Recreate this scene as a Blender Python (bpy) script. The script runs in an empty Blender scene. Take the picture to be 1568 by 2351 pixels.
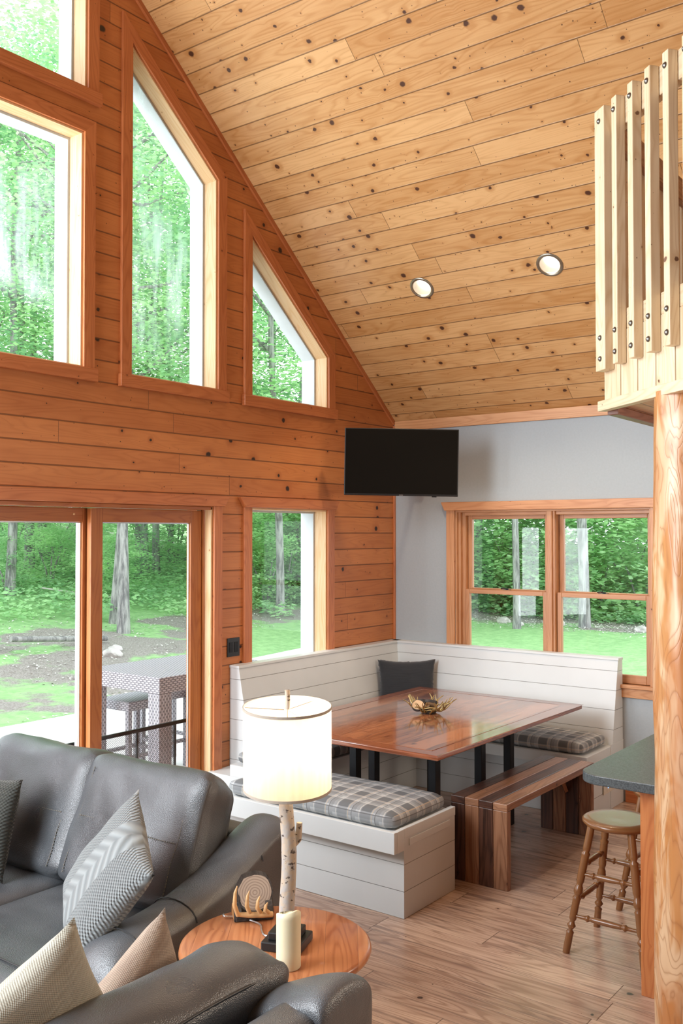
import bpy, bmesh, math, random
from mathutils import Vector, Matrix, noise
from mathutils.geometry import tessellate_polygon
random.seed(7)
PI = math.pi
sc = bpy.context.scene
COL = sc.collection

# ------------------------------------------------------------------ camera
CAM = Vector((-6.829, -4.565, 1.95))
cd = bpy.data.cameras.new('camera'); cam = bpy.data.objects.new('camera', cd); COL.objects.link(cam)
YAW, PIT = math.radians(36.916), math.radians(1.2634)
fwd = Vector((math.cos(PIT)*math.cos(YAW), math.cos(PIT)*math.sin(YAW), math.sin(PIT)))
cam.location = CAM
cam.rotation_euler = fwd.to_track_quat('-Z', 'Y').to_euler()
cd.sensor_fit = 'VERTICAL'; cd.sensor_height = 36.0; cd.lens = 36.0*2194.6/2351.0
cd.clip_start = 0.05; cd.clip_end = 300
sc.camera = cam

# ------------------------------------------------------------------ world / exposure / large lights
sc.view_settings.view_transform = 'Standard'; sc.view_settings.look = 'None'
sc.view_settings.gamma = 1.0; sc.view_settings.use_curve_mapping = False
sc.view_settings.exposure = 0.25
w = bpy.data.worlds.new('overcast_sky'); sc.world = w; w.use_nodes = True
bg = w.node_tree.nodes['Background']
bg.inputs[0].default_value = (0.88, 0.95, 1.0, 1); bg.inputs[1].default_value = 2.7
sc.cycles.use_denoising = True
sc.cycles.max_bounces = 8; sc.cycles.diffuse_bounces = 3; sc.cycles.glossy_bounces = 3
sc.cycles.transparent_max_bounces = 12; sc.cycles.transmission_bounces = 4
sc.cycles.sample_clamp_indirect = 6.0

def area(name, loc, target, sx, sy, power, col):
    l = bpy.data.lights.new(name, 'AREA'); l.shape = 'RECTANGLE'; l.size = sx; l.size_y = sy
    l.energy = power; l.color = col
    o = bpy.data.objects.new(name, l); COL.objects.link(o); o.location = loc
    o.rotation_euler = (Vector(target)-Vector(loc)).to_track_quat('-Z', 'Y').to_euler()
    return o
# added fills: cool daylight stand-in at the solid gable wall, warm under the loft
area('window_daylight', (-6.7, -0.12, 2.6), (-3.0, -4.6, 0.9), 4.4, 3.8, 640, (0.88, 0.95, 1.0))
area('kitchen_light', (-2.0, -5.8, 2.38), (-3.4, -1.6, 0.2), 2.4, 1.2, 95, (1.0, 0.86, 0.70))

# ------------------------------------------------------------------ node helper
class NT:
    def __init__(s, name):
        m = bpy.data.materials.new(name); m.use_nodes = True; s.m = m
        s.t = m.node_tree; s.t.nodes.clear()
        s.out = s.t.nodes.new('ShaderNodeOutputMaterial')
        s.b = s.t.nodes.new('ShaderNodeBsdfPrincipled'); s.t.links.new(s.b.outputs[0], s.out.inputs[0])
    def put(s, sock, v):
        if v is None: return
        if isinstance(v, bpy.types.NodeSocket): s.t.links.new(v, sock)
        else:
            if isinstance(v, (tuple, list)) and len(v) == 3 and len(sock.default_value) == 4: v = (*v, 1)
            sock.default_value = v
    def m_(s, op, a, b=None, c=None):
        n = s.t.nodes.new('ShaderNodeMath'); n.operation = op
        s.put(n.inputs[0], a); s.put(n.inputs[1], b); s.put(n.inputs[2], c); return n.outputs[0]
    def mix(s, f, a, b, mode='MIX'):
        n = s.t.nodes.new('ShaderNodeMix'); n.data_type = 'RGBA'; n.blend_type = mode
        s.put(n.inputs[0], f); s.put(n.inputs[6], a); s.put(n.inputs[7], b); return n.outputs[2]
    def xyz(s, x=0.0, y=0.0, z=0.0):
        n = s.t.nodes.new('ShaderNodeCombineXYZ'); s.put(n.inputs[0], x); s.put(n.inputs[1], y); s.put(n.inputs[2], z); return n.outputs[0]
    def sep(s, v):
        n = s.t.nodes.new('ShaderNodeSeparateXYZ'); s.put(n.inputs[0], v); return n.outputs
    def noise(s, vec, scale=1.0, detail=2.0, rough=0.5, dist=0.0):
        n = s.t.nodes.new('ShaderNodeTexNoise'); s.put(n.inputs['Vector'], vec)
        n.inputs['Scale'].default_value = scale; n.inputs['Detail'].default_value = detail
        n.inputs['Roughness'].default_value = rough; n.inputs['Distortion'].default_value = dist
        return n.outputs[0]
    def white(s, vec):
        n = s.t.nodes.new('ShaderNodeTexWhiteNoise'); n.noise_dimensions = '3D'; s.put(n.inputs[0], vec); return n.outputs
    def voro(s, vec, scale=1.0, dim='3D', feat='F1'):
        n = s.t.nodes.new('ShaderNodeTexVoronoi'); n.voronoi_dimensions = dim; n.feature = feat
        s.put(n.inputs['Vector'], vec); n.inputs['Scale'].default_value = scale; return n.outputs
    def step(s, v, a, b, o0=0.0, o1=1.0):
        n = s.t.nodes.new('ShaderNodeMapRange'); n.interpolation_type = 'SMOOTHSTEP'
        s.put(n.inputs[0], v); s.put(n.inputs[1], a); s.put(n.inputs[2], b); s.put(n.inputs[3], o0); s.put(n.inputs[4], o1)
        return n.outputs[0]
    def uv(s):
        n = s.t.nodes.new('ShaderNodeTexCoord'); return n.outputs['UV']
    def obj(s):
        n = s.t.nodes.new('ShaderNodeTexCoord'); return n.outputs['Object']
    def bump(s, h, dist, strength=1.0):
        n = s.t.nodes.new('ShaderNodeBump'); n.inputs['Strength'].default_value = strength
        n.inputs['Distance'].default_value = dist; s.put(n.inputs['Height'], h)
        s.t.links.new(n.outputs[0], s.b.inputs['Normal'])
    def fin(s, col=None, rough=None, metal=None, **k):
        s.put(s.b.inputs['Base Color'], col); s.put(s.b.inputs['Roughness'], rough); s.put(s.b.inputs['Metallic'], metal)
        for a, v in k.items(): s.put(s.b.inputs[a.replace('_', ' ')], v)
        return s.m

def wood(name, light, dark, knot, W=0.0, L=2.6, butt=True, knots=1.0, groove=0.006, rough=0.42, grain=1.0, gc=None,
         coat=0.0, ks=4.2, var=0.5, vlines=0.0, kmax=0.016):
    s = NT(name); u = s.sep(s.uv()); x, y = u[0], u[1]
    oi = s.t.nodes.new('ShaderNodeObjectInfo').outputs['Random']
    gm = None
    if W:
        vb = s.m_('DIVIDE', y, W); row = s.m_('FLOOR', vb); fr = s.m_('FRACT', vb)
        r1 = s.white(s.xyz(row, 3.3, 1.7))[0]
        ub = s.m_('ADD', s.m_('DIVIDE', x, L), s.m_('MULTIPLY', r1, 7.0)); ui = s.m_('FLOOR', ub); uf = s.m_('FRACT', ub)
        bid = s.m_('ADD', s.m_('MULTIPLY', row, 1.37), s.m_('MULTIPLY', ui, 17.13))
        e = s.m_('MULTIPLY', s.m_('MINIMUM', fr, s.m_('SUBTRACT', 1.0, fr)), W)
        gm = s.step(e, groove*0.25, groove*0.75, 1.0, 0.0)
        if butt:
            e2 = s.m_('MULTIPLY', s.m_('MINIMUM', uf, s.m_('SUBTRACT', 1.0, uf)), L)
            gm = s.m_('MAXIMUM', gm, s.step(e2, 0.0008, 0.0024, 1.0, 0.0))
    else:
        bid = s.m_('MULTIPLY', oi, 91.0)
    R = s.white(s.xyz(bid, 5.1, 9.2)); rv = R[0]
    bo = s.m_('MULTIPLY', bid, 3.77)
    # knots
    kn = s.noise(s.xyz(x, y, bid), 26.0, 2.0, 0.6)
    kd = s.m_('MULTIPLY', s.m_('SUBTRACT', kn, 0.5), 0.020)
    v = s.voro(s.xyz(s.m_('ADD', s.m_('ADD', x, bo), kd), s.m_('MULTIPLY', s.m_('ADD', y, kd), 1.1), 0.0), ks, '2D')
    d = s.m_('DIVIDE', v[0], ks)
    vr = s.sep(v[1])
    rad = s.m_('MULTIPLY', s.m_('POWER', vr[0], 2.6), kmax*knots)
    km = s.m_('SUBTRACT', 1.0, s.step(d, s.m_('MULTIPLY', rad, 0.55), rad))
    halo = s.m_('SUBTRACT', 1.0, s.step(d, rad, s.m_('MULTIPLY', rad, 3.2)))
    v2 = s.voro(s.xyz(s.m_('ADD', x, s.m_('MULTIPLY', bo, 1.7)), y, 0.0), ks*2.6, '2D')
    d2 = s.m_('DIVIDE', v2[0], ks*2.6); r2 = s.m_('MULTIPLY', s.m_('POWER', s.sep(v2[1])[1], 4.0), 0.0062*knots)
    km2 = s.m_('SUBTRACT', 1.0, s.step(d2, s.m_('MULTIPLY', r2, 0.5), r2))
    # grain
    warp = s.m_('MULTIPLY', s.m_('EXPONENT', s.m_('MULTIPLY', d, -45.0)), 0.018)
    yw = s.m_('ADD', y, warp)
    g1 = s.noise(s.xyz(s.m_('ADD', s.m_('MULTIPLY', x, 1.6), bo), s.m_('MULTIPLY', yw, 70.0), bid), 1.0, 3.0, 0.6)
    n2 = s.noise(s.xyz(s.m_('ADD', s.m_('MULTIPLY', x, 0.9), bo), s.m_('MULTIPLY', yw, 9.0), bid), 1.0, 1.0, 0.4)
    ring = s.m_('POWER', s.m_('ABSOLUTE', s.m_('SINE', s.m_('MULTIPLY', n2, 46.0))), 6.0)
    ringm = s.m_('MULTIPLY', ring, 0.42*grain)
    blot = s.noise(s.xyz(s.m_('ADD', s.m_('MULTIPLY', x, 3.0), bo), s.m_('MULTIPLY', y, 7.0), bid), 1.0, 2.0, 0.5)
    f = s.m_('ADD', s.m_('MULTIPLY', s.m_('SUBTRACT', g1, 0.5), 0.9*grain), s.m_('MULTIPLY', s.m_('SUBTRACT', rv, 0.5), var))
    f = s.m_('ADD', f, s.m_('MULTIPLY', s.m_('SUBTRACT', blot, 0.5), 0.9))
    f = s.m_('ADD', f, s.m_('ADD', ringm, 0.35)); 
    n = s.t.nodes.new('ShaderNodeClamp'); s.put(n.inputs[0], f); f = n.outputs[0]
    c = s.mix(f, light, dark)
    if vlines:
        st = s.noise(s.xyz(s.m_('MULTIPLY', x, 1.3), s.m_('MULTIPLY', yw, 26.0), bid), 1.0, 4.0, 0.7)
        c = s.mix(s.m_('MULTIPLY', s.step(st, 0.53, 0.66), vlines), c, gc or dark)
    c = s.mix(s.m_('MULTIPLY', halo, 0.75), c, dark)
    c = s.mix(s.m_('MAXIMUM', km, s.m_('MULTIPLY', km2, 0.85)), c, knot)
    h = s.m_('MULTIPLY', g1, 0.12)
    if gm is not None:
        c = s.mix(s.m_('MULTIPLY', gm, 0.8), c, tuple(q*0.30 for q in dark))  # shade of the grooves painted dark into the colour, plank joints too
        h = s.m_('SUBTRACT', h, s.m_('MULTIPLY', gm, 1.0))
    s.bump(h, 0.004, 0.6)
    return s.fin(c, rough, Coat_Weight=coat, Coat_Roughness=0.08)

def plain(name, col, rough=0.5, metal=0.0, nscale=0.0, namp=0.1, bump=0.0, **k):
    s = NT(name); c = col
    if nscale:
        n = s.noise(s.obj(), nscale, 3.0, 0.55)
        c = s.mix(s.step(n, 0.3, 0.7), tuple(q*(1-namp) for q in col), tuple(min(1, q*(1+namp)) for q in col))
        if bump: s.bump(n, bump)
    return s.fin(c, rough, metal, **k)

M = {}
M['wallpine'] = wood('orange_stained_pine_boards', (0.63, 0.235, 0.074), (0.44, 0.135, 0.036), (0.030, 0.010, 0.006), W=0.129, L=2.9, rough=0.45, groove=0.008, ks=4.4, kmax=0.030, grain=0.6)  # boards of a deeper orange than the ceiling pine
M['ceilpine'] = wood('pale_knotty_pine_boards', (0.72, 0.425, 0.19), (0.50, 0.235, 0.075), (0.075, 0.026, 0.012), W=0.142, L=3.1, rough=0.38, groove=0.007, ks=6.2, kmax=0.025, grain=0.75, var=0.75)
M['trimpine'] = wood('stained_pine_trim', (0.62, 0.215, 0.075), (0.44, 0.125, 0.038), (0.10, 0.025, 0.01), knots=0.5, rough=0.4, var=0.15)
M['palepine'] = wood('raw_pine_jamb', (0.84, 0.62, 0.38), (0.72, 0.44, 0.20), (0.22, 0.09, 0.035), knots=0.4, rough=0.5, var=0.2)
M['winpine'] = wood('window_pine', (0.58, 0.285, 0.13), (0.44, 0.175, 0.065), (0.18, 0.06, 0.02), knots=0.15, rough=0.35, var=0.2)
M['doorwood'] = wood('door_frame_wood', (0.50, 0.180, 0.052), (0.34, 0.095, 0.026), (0.12, 0.03, 0.01), knots=0.05, rough=0.35, var=0.2)
M['floor'] = wood('wood_look_plank_floor', (0.68, 0.475, 0.35), (0.36, 0.22, 0.155), (0.075, 0.045, 0.035), W=0.178, L=1.22, groove=0.0018, rough=0.27, grain=1.2, vlines=0.75, gc=(0.22, 0.14, 0.11), ks=2.3, kmax=0.024)
M['table'] = wood('glossy_walnut_planks', (0.50, 0.19, 0.082), (0.15, 0.042, 0.020), (0.035, 0.010, 0.006), W=0.165, L=40, butt=False, groove=0.0012, rough=0.16, grain=1.4, vlines=0.8, gc=(0.07, 0.020, 0.012), coat=0.8, knots=0.9, var=1.1)
M['benchlight'] = wood('worn_brown_plank', (0.40, 0.205, 0.115), (0.22, 0.095, 0.048), (0.03, 0.012, 0.008), rough=0.35, vlines=0.6, gc=(0.07, 0.025, 0.014), knots=0.7, grain=1.3)
M['benchdark'] = wood('dark_stained_plank', (0.135, 0.058, 0.036), (0.042, 0.017, 0.012), (0.012, 0.006, 0.004), rough=0.35, vlines=0.8, gc=(0.022, 0.009, 0.006), knots=0.8, grain=1.3)
M['round'] = wood('round_table_wood', (0.56, 0.235, 0.10), (0.33, 0.105, 0.04), (0.08, 0.025, 0.012), W=0.11, L=40, butt=False, groove=0.0006, rough=0.3, vlines=0.5, gc=(0.22, 0.06, 0.025), knots=0.5, coat=0.3)
M['oak'] = wood('honey_oak', (0.66, 0.37, 0.135), (0.44, 0.21, 0.060), (0.22, 0.09, 0.03), knots=0.0, rough=0.3, grain=1.6, coat=0.3)
def logmat():
    s = NT('peeled_log'); o = s.sep(s.obj()); x, y, z = o[0], o[1], o[2]
    a = s.noise(s.xyz(s.m_('MULTIPLY', x, 7.0), s.m_('MULTIPLY', y, 7.0), s.m_('MULTIPLY', z, 1.5)), 1.0, 2.0, 0.5, 0.7)
    c1 = s.m_('ABSOLUTE', s.m_('SINE', s.m_('MULTIPLY', a, 52.0)))
    ln = s.m_('POWER', s.m_('SUBTRACT', 1.0, c1), 3.0)
    bl = s.noise(s.xyz(s.m_('MULTIPLY', x, 9.0), s.m_('MULTIPLY', y, 9.0), s.m_('MULTIPLY', z, 2.4)), 1.0, 3.0, 0.6, 0.9)
    c = s.mix(s.step(bl, 0.42, 0.58), (0.74, 0.50, 0.30), (0.56, 0.25, 0.085))
    c = s.mix(s.m_('MULTIPLY', s.step(a, 0.48, 0.60), 0.45), c, (0.50, 0.17, 0.045))
    c = s.mix(s.m_('MULTIPLY', ln, 0.55), c, (0.36, 0.13, 0.04))
    kn = s.noise(s.obj(), 22.0, 2.0); kd = s.m_('MULTIPLY', s.m_('SUBTRACT', kn, 0.5), 0.022)
    v = s.voro(s.xyz(s.m_('ADD', x, kd), y, s.m_('ADD', s.m_('MULTIPLY', z, 0.75), kd)), 3.6)
    d = s.m_('DIVIDE', v[0], 3.6); r = s.m_('MULTIPLY', s.m_('POWER', s.sep(v[1])[0], 1.2), 0.034)
    c = s.mix(s.m_('MULTIPLY', s.m_('SUBTRACT', 1.0, s.step(d, r, s.m_('MULTIPLY', r, 2.6))), 0.7), c, (0.46, 0.17, 0.05))
    c = s.mix(s.m_('SUBTRACT', 1.0, s.step(d, s.m_('MULTIPLY', r, 0.6), r)), c, (0.06, 0.022, 0.012))
    s.bump(s.m_('SUBTRACT', bl, s.m_('MULTIPLY', ln, 0.2)), 0.006, 0.5)
    return s.fin(c, 0.36, Coat_Weight=0.25, Coat_Roughness=0.2)
M['log'] = logmat()
M['loftpine'] = wood('pale_loft_pine', (0.80, 0.66, 0.47), (0.62, 0.44, 0.26), (0.16, 0.07, 0.03), rough=0.4, knots=0.8, var=0.25)
M['loftclad'] = wood('pale_loft_cladding', (0.80, 0.66, 0.50), (0.66, 0.48, 0.33), (0.16, 0.07, 0.03), W=0.14, L=40, butt=False, groove=0.010, rough=0.4, knots=0.5, var=0.3)
M['grey'] = plain('grey_wall_paint', (0.395, 0.435, 0.46), 0.6, nscale=60, namp=0.02, bump=0.0006)
M['white'] = plain('white_exterior_trim', (0.55, 0.58, 0.60), 0.5, nscale=6, namp=0.04)
M['black'] = plain('black_metal', (0.018, 0.018, 0.02), 0.4, 0.6)
M['blackpl'] = plain('black_plastic', (0.012, 0.012, 0.013), 0.35)
M['screen'] = plain('tv_screen', (0.009, 0.0075, 0.006), 0.45, Specular_IOR_Level=0.03)
M['silver'] = plain('silver', (0.6, 0.62, 0.65), 0.25, 0.9)
M['brass'] = plain('antique_brass', (0.42, 0.32, 0.14), 0.35, 0.85, nscale=14, namp=0.3)
M['antler'] = plain('antler', (0.58, 0.36, 0.17), 0.4, nscale=22, namp=0.2)
M['bark'] = plain('dark_bark', (0.045, 0.036, 0.032), 0.85, nscale=60, namp=0.5, bump=0.004)
M['counter'] = plain('dark_speckled_laminate', (0.070, 0.082, 0.088), 0.38, nscale=140, namp=0.4)
M['nickel'] = plain('brushed_trim_ring', (0.36, 0.34, 0.28), 0.3, 0.9)
M['bolt'] = plain('bolt_steel', (0.20, 0.19, 0.17), 0.35, 0.9)
M['socket'] = plain('ivory_plastic', (0.72, 0.66, 0.56), 0.4)

M['trimlight'] = wood('light_window_casing_pine', (0.66, 0.33, 0.155), (0.48, 0.19, 0.07), (0.12, 0.035, 0.015), knots=0.5, rough=0.4, var=0.15)
def shiplap(name, W, col):
    s = NT(name); u = s.sep(s.uv()); vb = s.m_('DIVIDE', u[1], W); fr = s.m_('FRACT', vb)
    e = s.m_('MULTIPLY', s.m_('MINIMUM', fr, s.m_('SUBTRACT', 1.0, fr)), W)
    g = s.step(e, 0.0008, 0.0022, 1.0, 0.0)
    n = s.noise(s.obj(), 4.0, 2.0)
    c = s.mix(s.step(n, 0.3, 0.7), col, tuple(q*0.96 for q in col))
    c = s.mix(s.m_('MULTIPLY', g, 0.75), c, (0.16, 0.15, 0.14))
    s.bump(s.m_('SUBTRACT', 1.0, g), 0.004, 0.7)
    return s.fin(c, 0.38)
M['ship'] = shiplap('white_painted_shiplap', 0.136, (0.68, 0.70, 0.70))
M['paint'] = plain('white_painted_wood', (0.68, 0.70, 0.70), 0.38, nscale=3, namp=0.02)

def leather():
    s = NT('dark_grey_leather'); o = s.obj()
    v = s.voro(o, 320.0)[0]; n = s.noise(o, 4.5, 1.5, 0.45)
    c = s.mix(s.step(n, 0.3, 0.7), (0.058, 0.063, 0.070), (0.088, 0.095, 0.104))
    h = s.m_('ADD', s.m_('MULTIPLY', n, 6.0), s.m_('MULTIPLY', v, 0.3))
    s.bump(h, 0.004, 0.7)
    return s.fin(c, s.step(n, 0.2, 0.8, 0.26, 0.38), Specular_IOR_Level=0.85, Coat_Weight=0.12, Coat_Roughness=0.25)
M['leather'] = leather()
M['stitch'] = plain('stitch_thread', (0.17, 0.155, 0.13), 0.7)
M['piping'] = plain('leather_piping', (0.030, 0.031, 0.034), 0.4)

def fabric(name, c1, c2, scale=260, bump=0.002, rough=0.9, stripes=None):
    s = NT(name); u = s.sep(s.uv())
    wv = s.m_('MULTIPLY', s.m_('SINE', s.m_('MULTIPLY', u[0], scale*6.0)), s.m_('SINE', s.m_('MULTIPLY', u[1], scale*6.0)))
    n = s.noise(s.xyz(s.m_('MULTIPLY', u[0], 3.0), s.m_('MULTIPLY', u[1], 40.0), 0.0), 3.0, 3.0, 0.6)
    c = s.mix(s.step(n, 0.3, 0.7), c1, c2)
    if stripes:
        q = s.noise(s.xyz(u[0], s.m_('MULTIPLY', u[1], 16.0), 2.0), 1.0, 2.0)
        c = s.mix(s.m_('MULTIPLY', s.step(q, 0.5, 0.62), 0.6), c, stripes)
    s.bump(s.m_('ADD', wv, s.m_('MULTIPLY', n, 2.0)), bump, 0.5)
    return s.fin(c, rough, Sheen_Weight=0.3)
M['tan'] = fabric('tan_striped_linen', (0.40, 0.30, 0.225), (0.33, 0.235, 0.175), 200, stripes=(0.52, 0.41, 0.32))
M['beige'] = fabric('cream_linen', (0.50, 0.48, 0.40), (0.42, 0.39, 0.31), 180)
M['greyband'] = fabric('olive_grey_yarn', (0.17, 0.17, 0.14), (0.11, 0.11, 0.09), 60, 0.006)
M['blackfab'] = fabric('charcoal_cotton', (0.022, 0.024, 0.029), (0.030, 0.032, 0.038), 260)

def cableknit():
    s = NT('grey_cable_knit'); u = s.sep(s.uv())
    # bands across u: moss stitch bands alternating with plaited chevrons
    ub = s.m_('MULTIPLY', u[0], 7.0); fr = s.m_('FRACT', ub)
    tri = s.m_('ABSOLUTE', s.m_('SUBTRACT', fr, 0.5))
    chev = s.m_('SINE', s.m_('ADD', s.m_('MULTIPLY', u[1], 130.0), s.m_('MULTIPLY', tri, 14.0)))
    moss = s.m_('MULTIPLY', s.m_('SINE', s.m_('MULTIPLY', u[0], 420.0)), s.m_('SINE', s.m_('MULTIPLY', u[1], 420.0)))
    par = s.step(s.m_('FRACT', s.m_('MULTIPLY', ub, 0.5)), 0.48, 0.52)
    h = s.m_('ADD', s.m_('MULTIPLY', s.m_('MULTIPLY', par, chev), 0.6), s.m_('MULTIPLY', s.m_('SUBTRACT', 1.0, par), moss))
    c = s.mix(s.step(h, -1.0, 0.6), (0.17, 0.185, 0.19), (0.29, 0.315, 0.32))
    s.bump(h, 0.006, 0.8)
    return s.fin(c, 0.9, Sheen_Weight=0.3)
M['knit'] = cableknit()

def plaid():
    s = NT('grey_plaid_fabric'); u = s.sep(s.uv())
    def band(x, period, off, w_, soft=0.004):
        f = s.m_('FRACT', s.m_('DIVIDE', s.m_('ADD', x, off), period))
        d = s.m_('MULTIPLY', s.m_('ABSOLUTE', s.m_('SUBTRACT', f, 0.5)), period)
        return s.step(d, w_, w_+soft, 1.0, 0.0)
    c = None
    base = (0.30, 0.31, 0.32)
    cu = s.m_('MULTIPLY', band(u[0], 0.15, 0.0, 0.030), 1.0); cv = band(u[1], 0.15, 0.03, 0.030)
    dk = s.m_('MULTIPLY', s.m_('ADD', cu, cv), 0.5)
    c = s.mix(dk, (0.47, 0.48, 0.49), (0.095, 0.10, 0.108))
    cu2 = band(u[0], 0.15, 0.075, 0.010); cv2 = band(u[1], 0.15, 0.105, 0.010)
    c = s.mix(s.m_('MULTIPLY', s.m_('MAXIMUM', cu2, cv2), 0.45), c, (0.12, 0.125, 0.13))
    lu = band(u[0], 0.15, 0.04, 0.0012, 0.0015); lv = band(u[1], 0.15, 0.07, 0.0012, 0.0015)
    c = s.mix(s.m_('MULTIPLY', s.m_('MAXIMUM', lu, lv), 0.8), c, (0.58, 0.42, 0.26))
    wu = band(u[0], 0.15, 0.11, 0.0012, 0.0015); wv = band(u[1], 0.15, 0.14, 0.0012, 0.0015)
    c = s.mix(s.m_('MULTIPLY', s.m_('MAXIMUM', wu, wv), 0.8), c, (0.66, 0.62, 0.56))
    du = band(u[0], 0.15, 0.062, 0.0014, 0.0015); dv = band(u[1], 0.15, 0.092, 0.0014, 0.0015)
    c = s.mix(s.m_('MULTIPLY', s.m_('MAXIMUM', du, dv), 0.8), c, (0.04, 0.035, 0.035))
    n = s.noise(s.xyz(s.m_('MULTIPLY', u[0], 900.0), s.m_('MULTIPLY', u[1], 900.0), 0.0), 1.0, 1.0)
    c = s.mix(0.18, c, s.mix(n, (0.1, 0.1, 0.1), (0.7, 0.7, 0.7)))
    s.bump(n, 0.001, 0.4)
    return s.fin(c, 0.9)
M['plaid'] = plaid()

def glass(name, refl=0.08, tint=(1, 1, 1), rough=0.0):
    s = NT(name); t = s.t; t.nodes.remove(s.b)
    tr = t.nodes.new('ShaderNodeBsdfTransparent'); tr.inputs[0].default_value = (*tint, 1)
    gl = t.nodes.new('ShaderNodeBsdfGlossy'); gl.inputs['Roughness'].default_value = rough
    fr = t.nodes.new('ShaderNodeFresnel'); fr.inputs[0].default_value = 1.5
    mx = t.nodes.new('ShaderNodeMixShader')
    f = s.m_('ADD', s.m_('MULTIPLY', fr.outputs[0], 0.6), refl*0.12)
    t.links.new(f, mx.inputs[0]); t.links.new(tr.outputs[0], mx.inputs[1]); t.links.new(gl.outputs[0], mx.inputs[2])
    t.links.new(mx.outputs[0], s.out.inputs[0]); return s.m
M['glass'] = glass('window_glass')

def glassfog():
    # older upper panes: streaks of condensation between the panes
    s = NT('fogged_window_glass'); t = s.t; t.nodes.remove(s.b)
    u = s.sep(s.uv())
    st = s.noise(s.xyz(s.m_('MULTIPLY', u[0], 14.0), s.m_('MULTIPLY', u[1], 1.6), 0.0), 1.0, 4.0, 0.6)
    low = s.noise(s.xyz(s.m_('MULTIPLY', u[0], 0.9), s.m_('MULTIPLY', u[1], 1.3), 5.0), 1.0, 1.0, 0.5)
    f = s.m_('MULTIPLY', s.step(low, 0.42, 0.68), s.step(st, 0.30, 0.72))
    f = s.m_('MULTIPLY', f, 0.42)
    tr = t.nodes.new('ShaderNodeBsdfTransparent')
    tl = t.nodes.new('ShaderNodeBsdfTranslucent'); tl.inputs[0].default_value = (0.85, 0.92, 0.95, 1)
    gl = t.nodes.new('ShaderNodeBsdfGlossy'); gl.inputs['Roughness'].default_value = 0.0
    m1 = t.nodes.new('ShaderNodeMixShader'); m2 = t.nodes.new('ShaderNodeMixShader')
    fr = t.nodes.new('ShaderNodeFresnel'); fr.inputs[0].default_value = 1.5
    t.links.new(f, m1.inputs[0]); t.links.new(tr.outputs[0], m1.inputs[1]); t.links.new(tl.outputs[0], m1.inputs[2])
    t.links.new(fr.outputs[0], m2.inputs[0]); t.links.new(m1.outputs[0], m2.inputs[1]); t.links.new(gl.outputs[0], m2.inputs[2])
    t.links.new(m2.outputs[0], s.out.inputs[0]); return s.m
M['glassfog'] = glassfog()

def leafmat(name, a, b, c_, tl=0.55):
    s = NT(name); t = s.t; t.nodes.remove(s.b)
    g = t.nodes.new('ShaderNodeNewGeometry'); r = g.outputs['Random Per Island']
    n = s.noise(s.obj(), 0.9, 1.0)
    col = s.mix(r, a, b); col = s.mix(s.step(n, 0.40, 0.62), col, c_)
    d = t.nodes.new('ShaderNodeBsdfDiffuse'); l = t.nodes.new('ShaderNodeBsdfTranslucent')
    s.put(d.inputs[0], col); s.put(l.inputs[0], col)
    m = t.nodes.new('ShaderNodeMixShader'); m.inputs[0].default_value = tl
    t.links.new(d.outputs[0], m.inputs[1]); t.links.new(l.outputs[0], m.inputs[2]); t.links.new(m.outputs[0], s.out.inputs[0])
    return s.m
M['leaf'] = leafmat('maple_leaves', (0.22, 0.46, 0.25), (0.34, 0.62, 0.35), (0.40, 0.70, 0.38))
M['leaf2'] = leafmat('bright_leaves', (0.38, 0.66, 0.33), (0.54, 0.82, 0.44), (0.62, 0.88, 0.50))
M['under'] = leafmat('undergrowth_leaves', (0.33, 0.58, 0.32), (0.50, 0.78, 0.44), (0.60, 0.86, 0.50))
M['litter'] = plain('pale_leaf_litter', (0.56, 0.53, 0.50), 0.9)
M['rock'] = plain('pale_stone', (0.52, 0.49, 0.47), 0.9, nscale=5, namp=0.3)
def trunkmat():
    s = NT('grey_bark'); o = s.sep(s.obj())
    v = s.noise(s.xyz(s.m_('MULTIPLY', o[0], 14.0), s.m_('MULTIPLY', o[1], 14.0), s.m_('MULTIPLY', o[2], 2.2)), 1.0, 4.0, 0.65)
    c = s.mix(s.step(v, 0.35, 0.65), (0.13, 0.13, 0.13), (0.40, 0.40, 0.385))
    q = s.noise(s.obj(), 3.0, 2.0); c = s.mix(s.m_('MULTIPLY', s.step(q, 0.52, 0.7), 0.6), c, (0.36, 0.36, 0.35))
    s.bump(v, 0.02, 0.6); return s.fin(c, 0.9)
M['trunk'] = trunkmat()
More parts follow.
